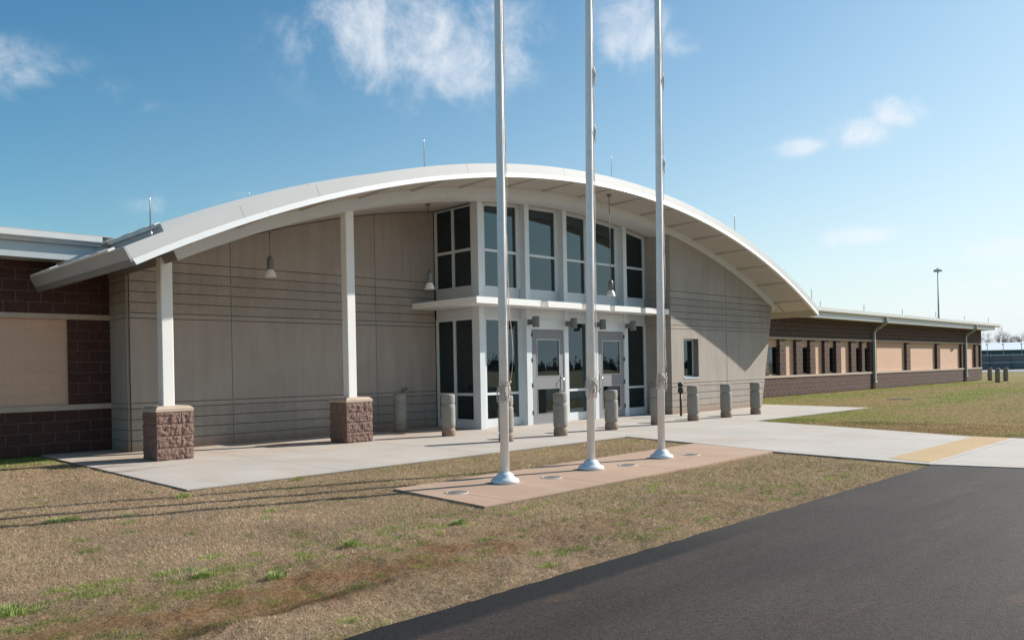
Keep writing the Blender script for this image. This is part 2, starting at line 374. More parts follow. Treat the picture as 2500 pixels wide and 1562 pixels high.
# ------------------------------------------------------------------ arch geometry
XC, ZC = 15.79, -19.28
def arch(x, R=24.925): return ZC + math.sqrt(max(R*R-(x-XC)**2, 0))
def th(x, R): return math.asin((x-XC)/R)
def arcprism(mb, R0, R1, t0, t1, y0, y1, n=48, y0in=None, lshift=None):
    """shell between radii R0<R1 and angles; front face may lean (y0in = front y at the outer radius)"""
    v = []
    ya = y0 if y0in is None else y0in
    for i in range(n+1):
        t = t0+(t1-t0)*i/n; s_, c_ = math.sin(t), math.cos(t)
        dx = lshift if (lshift and i == 0) else 0
        for (R, y, d) in ((R0, y0, 0), (R1, ya, 0), (R1, y1, dx), (R0, y1, dx)):
            v.append((XC+R*s_+d, y, ZC+R*c_ + (d*.2 if d else 0)))
    f = []
    for i in range(n):
        a, b = i*4, i*4+4
        for k in range(4): f.append((a+k, a+(k+1) % 4, b+(k+1) % 4, b+k))
    f += [(0, 3, 2, 1), (4*n, 4*n+1, 4*n+2, 4*n+3)]
    mb.add(v, f)
    return mb

# ------------------------------------------------------------------ building
BL = (15.8, -1.5, 0)
B = thing('office_building', BL, 'low brown block building with a white arched entrance roof and glass vestibule', 'building')
def bp(mb, name, mat, parent=None): return mb.build(name, mat, parent or B, BL)
def bands(mb, parent):
    lo, hi = MB(), MB()
    mp = {}
    for f in mb.f:
        t = lo if max(mb.v[i][2] for i in f) < 1.5 else hi
        for i in f:
            if i not in mp: mp[i] = len(t.v); t.v.append(mb.v[i])
        t.f.append(tuple(mp[i] for i in f)); t.sm.append(False)
    for t in (lo, hi): bp(t, 'rough_banding', M['agg'], parent)

ZS = [0, .203, .406, .610, .813, .915, 2.54, 2.64, 2.843, 3.046, 3.25, 3.453, 3.656, 99]
ROUGH = {1, 2, 3, 7, 8, 9, 10}
def strips_y(xa, xb, y, dirn, slant=None, holes=(), joints=()):
    """precast panels facing -Y; returns (smooth, rough, back) meshes"""
    sm, ag, bk = MB(), MB(), MB()
    xs_ = [xa] + list(joints) + [xb]
    def poly(x0, x1, z0, z1, last):
        if z0 > max(arch(x0), arch(x1), arch(min(max(XC, x0), x1)))-.01: return None
        xr = (lambda z: slant(z)) if (last and slant) else (lambda z: x1)
        n = 24; top = []
        zt = min(z1, arch(xr(min(z1, 3.3)))-.0)
        x_e = xr(min(zt, 3.5))
        for k in range(n+1):
            x = x_e+(x0-x_e)*k/n; t = min(z1, arch(x)-.002)
            top.append((x, t))
        top = [(x, t) for x, t in top if t > z0+.004]
        if not top: return None
        pts = []
        if top[-1][0] > x0+.001: pts.append((top[-1][0]-.01, z0))
        else: pts.append((x0, z0))
        if top[0][0] >= x_e-1e-6: pts.append((xr(z0), z0))
        else: pts.append((top[0][0]+.01, z0))
        return pts + top
    for j in range(len(xs_)-1):
        a, b = xs_[j]+.012, xs_[j+1]-.012; last = j == len(xs_)-2
        for i in range(len(ZS)-1):
            z0, z1 = ZS[i]+(.0075 if i else 0), ZS[i+1]-.0075
            segs = [(a, b, z0, z1)]
            for (hx0, hx1, hz0, hz1) in holes:
                new = []
                for (sa, sb, s0, s1) in segs:
                    if s0 < hz0 and s1 > hz1 and sa < hx0 and sb > hx1:
                        new += [(sa, hx0, s0, s1), (hx1, sb, s0, s1), (hx0, hx1, s0, hz0), (hx0, hx1, hz1, s1)]
                    else: new.append((sa, sb, s0, s1))
                segs = new
            for (sa, sb, s0, s1) in segs:
                p = poly(sa, sb, s0, s1, last and sb == b)
                if p: (ag if i in ROUGH else sm).prism(p, 'y', y, y+.045)
    p = poly(xa, xb, 0, 99, True)
    if not holes: bk.prism(p, 'y', y+.036, y+.25)
    else:
        hx0, hx1, hz0, hz1 = holes[0]
        bk.prism(poly(xa, hx0, 0, 99, False), 'y', y+.036, y+.25); bk.prism(poly(hx1, xb, 0, 99, True), 'y', y+.036, y+.25)
        bk.box(hx0, hx1, y+.036, y+.25, 0, hz0); bk.prism(poly(hx0, hx1, hz1, 99, False), 'y', y+.036, y+.25)
    return sm, ag, bk
# wall left of the glass
sm, ag, bk = strips_y(5.39, 12.838, 0.0, -1, joints=(7.405, 11.008))
w1 = bp(sm, 'precast_wall', M['conc']); bands(ag, w1); bp(bk, 'wall_core', M['groove'], w1)
for jx in (7.405, 11.008): bp(MB().box(jx-.0118, jx+.006, .006, .035, 0.004, arch(jx)-.01), 'wall_joint', M['caulk'], w1)
# its left return, facing -X
sm, ag, bk = MB(), MB(), MB()
for i in range(len(ZS)-1):
    z0, z1 = ZS[i]+(.0075 if i else 0), min(ZS[i+1]-.0075, arch(5.35)-.005)
    if z1 > z0+.01: (ag if i in ROUGH else sm).box(5.345, 5.382, .012, .925, z0, z1)
bk.box(5.362, 5.38, .004, .925, 0, arch(5.37)-.01)
w2 = bp(sm, 'precast_wall', M['conc']); bands(ag, w2); bp(bk, 'wall_core', M['groove'], w2)
# wall right of the glass: leaning right edge, square window
WH = (20.47, 21.29, 1.075, 2.25)
sl_ = lambda z: 25.23 + z/3.28*.82
sm, ag, bk = strips_y(19.8, 25.9, -2.42, -1, slant=sl_, holes=(WH,), joints=(22.963,))
w3 = bp(sm, 'precast_wall', M['conc']); bands(ag, w3); bp(bk, 'wall_core', M['groove'], w3)
bp(MB().box(22.963-.0118, 22.963+.004, -2.412, -2.386, 0.004, arch(22.963)-.01), 'wall_joint', M['caulk'], w3)
# return of that wall toward the vestibule, facing -X
sm, ag, bk = MB(), MB(), MB()
for i in range(len(ZS)-1):
    z0, z1 = ZS[i]+(.0075 if i else 0), min(ZS[i+1]-.0075, arch(19.8)-.005)
    if z1 > z0+.01: (ag if i in ROUGH else sm).box(19.786, 19.80, -2.40, -1.45, z0, z1)
bk.box(19.794, 19.81, -2.395, -1.45, 0, arch(19.8)-.01)
w4 = bp(sm, 'precast_wall', M['conc']); bands(ag, w4); bp(bk, 'wall_core', M['groove'], w4)
# far side of the hall block (leaning), facing +X
g = MB(); n = 1
v = [(25.23, -2.17, 0), (25.23+.82, -2.17, 3.28), (25.23+.82, 1.3, 3.28), (25.23, 1.3, 0), (24.9, -2.17, 0), (25.5, -2.17, 3.4), (25.5, 1.3, 3.4), (24.9, 1.3, 0)]
g.add(v, [(0, 1, 2, 3), (4, 7, 6, 5), (0, 4, 5, 1), (3, 2, 6, 7), (0, 3, 7, 4), (1, 5, 6, 2)])
bp(g, 'precast_wall', M['conc'])
# solid inside of the hall and wings, so no daylight leaks through
hc = MB(); hp = [(5.42, 0.0)] + [(25.2, 0.0)] + [(25.2-(25.2-5.42)*k/30, arch(25.2-(25.2-5.42)*k/30)-.005) for k in range(31)]
hc.prism(hp, 'y', .262, 8.5)
bp(hc, 'hall_core', M['dark'])
bp(MB().box(-5, 5.36, 1.24, 7, .01, 3.55), 'wing_core', M['dark'])
bp(MB().box(12.905, 12.945, -1.46, .25, .01, 5.4), 'hall_core', M['dark'])
# window in the right wall
fr = MB(); x0, x1, z0, z1 = WH; yw = -2.23
fr.box(x0, x1, yw, yw+.05, z0, z0+.05); fr.box(x0, x1, yw, yw+.05, z1-.05, z1); fr.box(x0, x0+.05, yw, yw+.05, z0+.05, z1-.05); fr.box(x1-.05, x1, yw, yw+.05, z0+.05, z1-.05)
fo = bp(fr, 'window', M['alu']); bp(MB().box(x0+.05, x1-.05, yw+.015, yw+.035, z0+.05, z1-.05), 'pane', M['glass'], fo)
bp(MB().box(x0-.0, x1, -2.435, yw, z0-.03, z0+.004), 'sill', M['alu'], fo)

# ---- arched roof
K0, K1 = th(5.35, 24.925), th(26.25, 24.925)
T0, T1 = th(4.285, 25.14), th(27.235, 25.14)
YB = 9.0
roof = MB(); arcprism(roof, 25.16, 25.43, T0+.0008, T1-.0008, -3.50, YB, 64, lshift=-.15)
ro = bp(roof, 'arched_roof', M['roof'])
def arc_segments(R0, R1, t0, t1, y0, y1, yin, joints, gap=.00012):
    mb = MB(); ts = [t0]+[th(x, R0) for x in joints]+[t1]
    for a, b in zip(ts[:-1], ts[1:]):
        arcprism(mb, R0, R1, a+(gap if a != t0 else 0), b-(gap if b != t1 else 0), y0, y1, max(4, int(64*(b-a)/(t1-t0))), y0in=yin)
    return mb
jl = [6.43, 9.5, 12.5, 15.5, 18.5, 21.5, 24.4]
bp(arc_segments(25.14, 25.235, T0, T1, -3.585, -3.50, -3.545, jl), 'fascia_lip', M['lip'], ro)
jp = [6.0, 7.4, 10.9, 13.9, 17.0, 20.0, 23.1, 25.6]
bp(arc_segments(25.237, 25.437, T0, T1, -3.54, -3.50, -3.53, jp), 'fascia_panel', M['panel'], ro)
# outer soffit
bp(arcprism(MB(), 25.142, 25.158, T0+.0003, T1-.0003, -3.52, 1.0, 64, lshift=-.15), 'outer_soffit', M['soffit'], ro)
bp(arcprism(MB(), 25.133, 25.1415, T0+.001, K0-.0002, -3.5, .9, 6), 'shaded_soffit_end', M['eave'], ro)  # thin dark sheet painting shade onto the left end of the soffit
bp(arcprism(MB(), 24.925, 25.132, K0-.0006, K0-.0001, -2.43, .9, 2), 'soffit_return', M['eave'], ro)  # beam's left end, its shade put into the colour
# soffit ribs
k = 0; sdist = 1.36
t = th(12.95, 25.14)
for i in range(-7, 11):
    tt = t + i*sdist/25.14
    if tt < T0+.02 or tt > T1-.012: continue
    c_, s_ = math.cos(tt), math.sin(tt)
    for (wd, dep0, dep1) in ((.028, .018, .045),):
        def P(R, o, y): return (XC+R*s_+o*c_, y, ZC+R*c_-o*s_)
        v = [P(25.141, -wd, -3.5), P(25.141, wd, -3.5), P(25.141-dep0, 0.01, -3.5), P(25.141, -wd*2.2, -2.42), P(25.141, wd*2.2, -2.42), P(25.141-dep1, .02, -2.42)]
        bp(MB().add(v, [(0, 1, 2), (3, 5, 4), (0, 2, 5, 3), (1, 4, 5, 2), (0, 3, 4, 1)]), 'soffit_rib', M['rib'], ro)
bp(arcprism(MB(), 25.128, 25.1415, K1+.0006, T1-.0006, -2.50, -2.45, 4), 'soffit_seam', M['rib'], ro)
# seam strip close to the eave on the right
bp(arcprism(MB(), 25.128, 25.141, th(26.9, 25.14), T1-.0002, -3.5, 1.0, 3), 'eave_trim', M['rib'], ro)
# eaves running back: left (skewed) and right
for (x, sgn) in ((1, 1),):
    e = MB()
    for (R0, R1, nm, off) in ((25.14, 25.235, 'l', .012), (25.237, 25.437, 'p', .004)):
        v = []
        for y in (-3.55, .93):
            dx = -.15*(y+3.55)/4.48
            for R, o in ((R0, 0), (R1, 0), (R1, off+.03), (R0, off+.03)):
                s_, c_ = math.sin(T0), math.cos(T0)
                v.append((XC+R*s_ - o*c_ + dx, y + (.012 if nm == 'p' and y < 0 else 0), ZC+R*c_ + o*s_ + dx*.2))
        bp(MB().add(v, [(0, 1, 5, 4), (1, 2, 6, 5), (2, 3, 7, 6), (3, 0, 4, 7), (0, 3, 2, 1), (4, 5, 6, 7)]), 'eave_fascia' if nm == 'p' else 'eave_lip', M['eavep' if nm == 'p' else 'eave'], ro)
e = MB(); s_, c_ = math.sin(T1), math.cos(T1)
v = []
for y in (-3.53, 4.0):
    for R, o in ((25.14, 0), (25.437, 0), (25.437, .03), (25.14, .03)):
        v.append((XC+R*s_+o*c_, y, ZC+R*c_-o*s_))
e.add(v, [(0, 1, 5, 4), (1, 2, 6, 5), (2, 3, 7, 6), (3, 0, 4, 7), (0, 3, 2, 1), (4, 5, 6, 7)])
bp(e, 'eave_fascia', M['panel'], ro)
# row of lapped metal caps on the left eave
cp = MB(); random.seed(3)
s_, c_ = math.sin(T0), math.cos(T0)
for i in range(10):
    ya = -3.0+i*.38; yb_ = ya+.365; h = .035+.012*random.random(); ww = .06+.03*(i % 2)
    v = []
    for y in (ya, yb_):
        dx = -.15*(y+3.55)/4.48
        for R, o in ((25.438, .05), (25.438+h, .05), (25.438+h, -ww), (25.438, -ww)):
            v.append((XC+R*s_-o*c_+dx, y, ZC+R*c_+o*s_+dx*.2))
    cp.add(v, [(0, 1, 5, 4), (1, 2, 6, 5), (2, 3, 7, 6), (3, 0, 4, 7), (0, 3, 2, 1), (4, 5, 6, 7)])
bp(cp, 'eave_cap', M['white'], ro)
# raised roof layer set back from the edge
U0, U1 = th(5.16, 25.58), th(26.42, 25.58)
up = arc_segments(25.432, 25.578, U0, U1, -2.2, YB-.1, None, [8.0, 12.6, 17.0, 21.5], gap=.00012)
uo = bp(up, 'upper_roof', M['panel'])
cp = MB()
for i in range(12):
    ya = -2.05+i*.38; yb_ = ya+.368
    v = []; s_, c_ = math.sin(U0), math.cos(U0)
    for y in (ya, yb_):
        for R, o in ((25.53, .04), (25.60+.006*(i % 2), .04), (25.60+.006*(i % 2), -.06), (25.53, -.06)):
            v.append((XC+R*s_-o*c_, y, ZC+R*c_+o*s_))
    cp.add(v, [(0, 1, 5, 4), (1, 2, 6, 5), (2, 3, 7, 6), (3, 0, 4, 7), (0, 3, 2, 1), (4, 5, 6, 7)])
bp(cp, 'eave_cap', M['white'], uo)
# edge beam and the soffit behind it
K0, K1 = th(5.35, 24.925), th(26.25, 24.925)
bp(arc_segments(24.922, 25.139, K0, K1, -2.445, -1.72, None, [8.4, 9.75, 11.25, 12.6, 16.6, 20.4, 24.3]), 'edge_beam', M['beam'], ro)
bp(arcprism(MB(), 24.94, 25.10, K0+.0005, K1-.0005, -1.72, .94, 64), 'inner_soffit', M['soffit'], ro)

# ---- columns on rough block piers
def rough_pier(cx_, cy_, s_=.61):
    mb = MB(); per = 128; rows = 13
    for c in range(4):
        z0 = c*.2032
        v = []
        for j in range(rows):
            fz = j/(rows-1); z = z0+.003+fz*(.2032-.006)
            for k in range(per):
                q = k/per*4; side = int(q); t = q-side
                h = s_/2
                px_, py_, nx, ny = [(-h+t*s_, -h, 0, -1), (h, -h+t*s_, 1, 0), (h-t*s_, h, 0, 1), (-h, h-t*s_, -1, 0)][side]
                edge = min(1, min(fz, 1-fz)*9)
                u = t*s_; jt = .2032 if c % 2 == 0 else .4064
                jd = min(1, abs(u-jt)/.010)
                co = min(1, min(t, 1-t)*10)
                n_ = mnoise.fractal(Vector((px_*13+cx_*3, py_*13, z*13+c*5)), .7, 2.2, 5)
                d = (-.003 + edge*jd*(.016+.021*n_))*(.5+.5*co)
                d = max(d, -.01)
                if co < .3: nx, ny = nx*.7+(px_/h)*.5, ny*.7+(py_/h)*.5
                v.append((cx_+px_+nx*d, cy_+py_+ny*d, z))
        f = [(j*per+k, j*per+(k+1) % per, (j+1)*per+(k+1) % per, (j+1)*per+k) for j in range(rows-1) for k in range(per)]
        mb.add(v, f, False)
        o = len(mb.v)-rows*per
        mb.f.append(tuple(o+k for k in range(per-1, -1, -1))); mb.sm.append(False)
        mb.f.append(tuple(o+(rows-1)*per+k for k in range(per))); mb.sm.append(False)
    return mb
for (cx_, cy_, pcx, pcy, lab) in ((5.36, -1.82, 5.375, -1.825, 'white column nearer the left end of the arched roof'), (9.07, -1.82, 9.125, -1.755, 'white column in the middle of the left wall')):
    h = .1; ch = .012; zt = max(arch(cx_-h), arch(cx_+h))+.03
    if cx_ < 6: zt = 3.46
    oc = [(-h+ch, -h), (h-ch, -h), (h, -h+ch), (h, h-ch), (h-ch, h), (-h+ch, h), (-h, h-ch), (-h, -h+ch)]
    col = bp(MB().prism([(cx_+a, cy_+b) for a, b in oc], 'z', .915, zt), 'column', M['white'])
    col['label'] = lab
    bp(rough_pier(pcx, pcy), 'block_pier', M['pier'], col)
    q_ = .61/2-.005; bp(MB().box(pcx-q_, pcx+q_, pcy-q_, pcy+q_, 0, .812), 'mortar', M['mortar'], col)
    cap = MB(); s2 = .318; s3 = .26
    rings = [(.31, .8135), (s2, .822), (s2, .868), (.30, .887), (s3, .915)]
    v = []
    for (r, z) in rings: v += [(pcx-r, pcy-r, z), (pcx+r, pcy-r, z), (pcx+r, pcy+r, z), (pcx-r, pcy+r, z)]
    f = [(i*4+k, i*4+(k+1) % 4, (i+1)*4+(k+1) % 4, (i+1)*4+k) for i in range(4) for k in range(4)] + [(3, 2, 1, 0), (16, 17, 18, 19)]
    bp(cap.add(v, f), 'pier_cap', M['sill'], col)

# ---- glazed vestibule
YF = -1.53
fins = [(12.79, 12.955), (14.40, 14.56), (15.86, 16.01), (17.10, 17.24), (18.48, 18.64)]
for i, (a, b) in enumerate(fins):
    mb = MB(); zt = arch((a+b)/2, 24.955)
    mb.box(a, b, -1.722, -1.47, 0, zt)
    fo = bp(mb, 'mullion_fin', M['alu'])
def lights(x0, x1, gx0, gx1, zlist, yf, zb, zt, parent=None, name='window', ztop=None):
    """a frame from x0..x1, zb..zt with panes (z0,z1) between gx0..gx1"""
    fr = MB(); fr.box(x0, gx0, yf, yf+.07, zb, zt if not ztop else ztop(x0)); fr.box(gx1, x1, yf, yf+.07, zb, zt if not ztop else ztop(x1))
    zz = zb
    for (a, b) in zlist:
        if isinstance(b, (int, float)) and a > zz: fr.box(gx0, gx1, yf+.002, yf+.068, zz, a)
        elif a > zz: fr.box(gx0, gx1, yf+.002, yf+.068, zz, a)
        zz = b if isinstance(b, (int, float)) else None
    if zz is not None and zt > zz: fr.box(gx0, gx1, yf+.002, yf+.068, zz, zt)
    if zz is None:
        gt = zlist[-1][1]
        fr.prism([(gx0, gt(gx0)), (gx1, gt(gx1)), (gx1, ztop(gx1)), (gx0, ztop(gx0))], 'y', yf+.002, yf+.068)
    fo = bp(fr, name, M['alu'])
    for (a, b) in zlist:
        if callable(b): p = MB().prism([(gx0, a), (gx1, a), (gx1, b(gx1)), (gx0, b(gx0))], 'y', yf+.03, yf+.045)
        else: p = MB().box(gx0, gx1, yf+.03, yf+.045, a, b)
        bp(p, 'pane', M['glass'], fo)
    return fo
gtop = lambda x: arch(x, 24.86)
ftop = lambda x: arch(x, 24.945)
LOW = [(.22, .80), (.862, 2.65)]; UP = [(3.485, 4.335), (4.40, gtop)]
lights(12.955, 14.40, 13.185, 14.30, LOW, YF, .004, 2.72)
lights(16.01, 17.10, 16.10, 16.98, LOW, YF, .004, 2.72)
lights(18.64, 19.785, 18.76, 19.69, LOW, YF, .004, 2.72)
for (a, b, g0, g1) in ((12.955, 14.40, 13.185, 14.28), (14.56, 15.86, 14.65, 15.74), (16.01, 17.10, 16.10, 16.97), (17.24, 18.48, 17.33, 18.34), (18.64, 19.785, 18.76, 19.70)):
    lights(a, b, g0, g1, UP, YF, 3.455, 6, ztop=ftop)
    bp(MB().box(a+.01, b-.01, YF+.02, YF+.06, 2.72, 3.455), 'spandrel_panel', M['spandrel'])
# side glass facing the left wall
def side_lights(zl, zb, zt):
    fr = MB(); x0, x1 = 12.84, 12.90
    ys = [-1.47, -1.40, -.77, -.69, -.10, -.02]
    for k in (0, 2, 4): fr.box(x0, x1, ys[k], ys[k+1], zb, zt)
    zz = zb
    for (a, b) in zl+[(zt, None)]:
        if a > zz:
            for k in (1, 3): fr.box(x0+.002, x1-.002, ys[k], ys[k+1], zz, a)
        zz = b
    fo = bp(fr, 'window', M['alu'])
    for (a, b) in zl:
        for k in (1, 3): bp(MB().box(x0+.03, x0+.042, ys[k], ys[k+1], a, b), 'pane', M['glass'], fo)
side_lights([(.22, .80), (.862, 2.655)], .004, 2.72)
side_lights([(3.485, 4.335), (4.40, 5.42)], 3.455, 5.45)
bp(MB().box(12.86, 12.89, -1.47, -.02, 2.72, 3.455), 'spandrel_panel', M['spandrel'])
bp(MB().box(12.95, 19.7, -1.40, -.2, .01, 5.0), 'vestibule_core', M['dark'])
# doors
for di, (a, b, hinge) in enumerate(((14.60, 15.83, 0), (17.27, 18.45, 1))):
    yd = -1.70
    j = MB(); j.box(a-.04, a, yd-.012, yd+.06, 0, 2.49); j.box(b, b+.05, yd-.012, yd+.06, 0, 2.49); j.box(a-.04, b+.05, yd-.014, yd+.06, 2.445, 2.68)
    bp(j, 'door_frame', M['alu'])
    bp(MB().box(a-.04, b+.05, yd+.01, yd+.05, 2.68, 2.96), 'transom_panel', M['spandrel'])
    d = MB(); ga, gb = a+.19, b-.17
    za, zb_, zc_, zd = .25, .915, 1.225, 2.19
    y0, y1 = yd+.004, yd+.048
    d.box(a+.004, ga, y0, y1, .012, 2.44); d.box(gb, b-.004, y0, y1, .012, 2.44)
    for (p, q) in ((.012, za), (zb_, zc_), (zd, 2.44)): d.box(ga, gb, y0+.001, y1-.001, p, q)
    do = bp(d, 'door', M['door']); do['label'] = 'grey entrance door on the left, hinged at its left side' if di == 0 else 'grey entrance door on the right, hinged at its right side'
    for (p, q) in ((za, zb_), (zc_, zd)):
        bp(MB().box(ga, gb, y0+.018, y0+.03, p, q), 'pane', M['glass'], do)
        bd = MB(); t_ = .018
        bd.box(ga, gb, y0-.006, y0+.017, p, p+t_); bd.box(ga, gb, y0-.006, y0+.017, q-t_, q); bd.box(ga, ga+t_, y0-.006, y0+.017, p+t_, q-t_); bd.box(gb-t_, gb, y0-.006, y0+.017, p+t_, q-t_)
        bp(bd, 'glazing_bead', M['steel'], do)
    hx = b-.09 if hinge == 0 else a+.09
    hd = MB(); hd.tube([(hx, yd, .82), (hx, yd-.075, .84), (hx, yd-.085, 1.0), (hx, yd-.075, 1.16), (hx, yd, 1.18)], .013, 8); hd.box(hx-.045, hx+.045, yd-.006, yd+.003, .74, 1.26)
    bp(hd, 'handle', M['steel'], do)
    for hz in (.25, .95, 1.6, 2.25):
        xx = a if hinge == 0 else b
        bp(MB().lathe([(.016, 0), (.016, .11)], (xx, yd-.022, hz), 8), 'hinge', M['dark'], do)
    bp(MB().box(a, b, yd-.06, yd+.06, 0.001, .011), 'threshold', M['steel'])
# sunshade canopy
cn = MB(); seg = [(12.10, 14.27), (14.50, 15.79), (16.03, 16.97), (17.18, 18.36), (18.59, 19.77)]
for a, b in seg: cn.box(a, b, -2.40, -2.12, 2.955, 3.105)
cn.box(12.10, 19.77, -2.118, -1.725, 2.96, 3.10)
cn.box(12.10, 12.785, -1.723, -.01, 2.958, 3.103)
bp(cn, 'sunshade_canopy', M['lip'])

# ---- left and right wings
def wing_wall(y, xa, xb, name='block_wall', back=.3, mt_='brown'):
    lo = MB().box(xa, xb, y-.0, y+back, 0, .813); hi = MB().box(xa, xb, y-.0, y+back, 2.64, 3.66)
    o1 = bp(lo, name, M[mt_]); o2 = bp(hi, name, M[mt_])
    bp(MB().box(xa, xb, y-.03, y+back, .8145, .915), 'sill_course', M['sill']); bp(MB().box(xa, xb, y-.012, y+back, 2.5415, 2.639), 'band_course', M['sill'])
wing_wall(.93, -5, 5.375)
bp(MB().box(-5, 4.6, .99, 1.2, .9165, 2.54), 'wall_panel', M['tan'])
bp(MB().box(4.602, 5.34, .93, 1.2, .9165, 2.54), 'pilaster', M['brown_h'])
wing_wall(1.02, 25.0, 64.35, mt_='brown_r')
bp(MB().box(64.05, 64.35, 1.325, 24, 0, 3.66), 'block_wall', M['brown'])
pil = [(28.9, 29.5), (31.85, 32.45), (33.49, 34.06), (35.10, 35.71), (36.55, 37.10), (38.13, 38.66), (39.47, 40.05), (41.33, 41.92), (42.70, 43.06), (43.78, 44.70), (49.30, 49.92), (54.68, 55.27), (59.72, 60.80), (62.92, 63.55), (64.10, 64.35)]
for a, b in pil: bp(MB().box(a, b, 1.02, 1.26, .9165, 2.54), 'pilaster', M['brown_rh'])
wins = [(32.45, 33.49), (35.71, 36.55), (38.66, 39.47), (41.92, 42.70), (43.06, 43.78)]
allg = []
for (a0, b0), (a1, b1) in zip([(24.9, 25.0)]+pil[:-1], pil):
    a, b = b0, a1
    if any(abs(a-wa) < .02 for wa, _ in wins):
        bp(MB().box(a, b, 1.17, 1.26, 2.20, 2.54), 'wall_panel', M['tan'])
        bp(MB().box(a, b, 1.20, 1.26, .9165, .97), 'sill', M['sill'])
        fr = MB(); fr.box(a, a+.05, 1.19, 1.25, .972, 2.198); fr.box(b-.05, b, 1.19, 1.25, .972, 2.198); fr.box(a+.05, b-.05, 1.19, 1.25, .972, 1.01); fr.box(a+.05, b-.05, 1.19, 1.25, 2.16, 2.198)
        fo = bp(fr, 'window', M['dark']); bp(MB().box(a+.05, b-.05, 1.21, 1.225, 1.01, 2.16), 'pane', M['glass'], fo)
    else: bp(MB().box(a, b, 1.17, 1.26, .9165, 2.54), 'wall_panel', M['tan'])
bp(MB().box(25, 64.1, 1.262, 1.45, .9165, 2.54), 'inner_wall', M['dark'])
# fascias, gutters, flat roofs
def gutter_prof(y, z0, z1):   # ogee gutter in (y,z), open side to the back
    d = .15
    return [(y, z0), (y-.08, z0), (y-.095, z0+.03), (y-.13, z0+.055), (y-d, z0+.075), (y-d, z1), (y, z1)]
rw = MB().prism([(.34, 3.60), (.34, 3.88), (.36, 4.02), (7.5, 5.0), (7.5, 3.7), (1.3, 3.6)], 'x', -6, 5.25)
r1 = bp(rw, 'wing_roof', M['roof'])
bp(MB().box(-6, 5.28, .31, .339, 3.585, 3.875), 'wing_fascia', M['fascia'], r1)
bp(MB().prism(gutter_prof(.305, 3.868, 4.045), 'x', -6, 5.0), 'gutter', M['gutter'], r1)
bp(MB().box(-6, 5.2, .16, .5, 4.047, 4.062), 'drip_edge', M['roof'], r1)
bp(MB().box(4.40, 4.68, .36, .9, 3.44, 3.582), 'roof_flashing', M['white'], r1)
rw = MB().prism([(.38, 3.565), (.38, 3.80), (.40, 3.98), (8.5, 4.75), (8.5, 3.7), (1.3, 3.565)], 'x', 26.8, 65.1)
r2 = bp(rw, 'wing_roof', M['roof'])
bp(MB().box(26.8, 65.2, .35, .379, 3.56, 3.79), 'wing_fascia', M['fascia'], r2)
bp(MB().prism(gutter_prof(.345, 3.79, 4.0), 'x', 27.0, 66.0), 'gutter', M['gutter'], r2)
bp(MB().box(27.0, 66.0, .2, .5, 4.002, 4.017), 'drip_edge', M['roof'], r2)
for xp in (44.2, 60.4):
    mb = MB(); w_ = .065
    pts = [(xp, .27, 3.80), (xp, .27, 3.60), (xp, .36, 3.48), (xp, .80, 3.20), (xp, .93, 3.06), (xp, .94, 2.9), (xp, .94, .35)]
    # square section pipe
    v = []; P_ = [Vector(q) for q in pts]
    for i, q in enumerate(P_):
        t = (P_[min(i+1, len(P_)-1)]-P_[max(i-1, 0)]).normalized(); nn = Vector((1, 0, 0)).cross(t)
        for sx, sy in ((-1, -1), (1, -1), (1, 1), (-1, 1)): v.append(q+Vector((sx*w_, 0, 0))+nn*sy*w_*.9)
    mb.add(v, [(i*4+k, i*4+(k+1) % 4, (i+1)*4+(k+1) % 4, (i+1)*4+k) for i in range(len(P_)-1) for k in range(4)]+[(0, 3, 2, 1), tuple(len(v)-4+k for k in range(4))])
    dn = bp(mb, 'downspout', M['pipe'])
    bp(MB().lathe([(.075, 0), (.075, .3), (.095, .3), (.095, .38)], (xp, .93, .0), 10), 'downspout_boot', M['gutter'], dn)

# ------------------------------------------------------------------ ground
def clip(poly, ax, val, keep_gt):
    o = []
    for i in range(len(poly)):
        a, b = poly[i], poly[(i+1) % len(poly)]
        ia = (a[ax] > val) == keep_gt; ib = (b[ax] > val) == keep_gt
        if ia: o.append(a)
        if ia != ib:
            t = (val-a[ax])/(b[ax]-a[ax]); o.append((a[0]+(b[0]-a[0])*t, a[1]+(b[1]-a[1])*t))
    return o
def slabs(polys, gx, gy, z, th_, gap=.006):
    mb = MB()
    for poly in polys:
        X = [-999]+gx+[999]; Y = [-999]+gy+[999]
        for a, b in zip(X[:-1], X[1:]):
            p = clip(clip(poly, 0, a+gap, True), 0, b-gap, False)
            if len(p) < 3: continue
            for c, d in zip(Y[:-1], Y[1:]):
                q = clip(clip(p, 1, c+gap, True), 1, d-gap, False)
                if len(q) >= 3: mb.prism(q, 'z', z-th_, z)
    return mb
walk_main = [(4.10, .925), (4.06, -5.80), (13.1, -5.79), (18.47, -5.79), (18.47, .925)]
walk_arm = [(18.47, .5), (18.47, -5.79), (25.55, -5.90), (26.3, -1.7), (26.3, .5)]
walk_entry = [(13.1, -5.79), (12.66, -7.76), (12.12, -9.67), (11.83, -12.0), (12.10, -13.05), (12.35, -15.5), (16.9, -15.5), (16.62, -12.3), (16.56, -11.24), (17.84, -7.73), (18.47, -5.79)]
wk = slabs([walk_main, walk_arm, walk_entry], [6.35, 9.3, 12.3, 15.3, 18.4, 22.0], [-12.0, -9.0, -5.79, -2.9], 0, .10)
tag(wk.build('sidewalk', M['walk']), kind='structure')
base = MB()
for p in (walk_main, walk_arm, walk_entry):
    base.prism(p, 'z', -.09, -.012)
tag(base.build('sidewalk_base', M['slabbase']), kind='structure')
pad_poly = [(5.74, -7.83), (5.60, -9.62), (12.13, -9.50), (12.63, -7.72)]
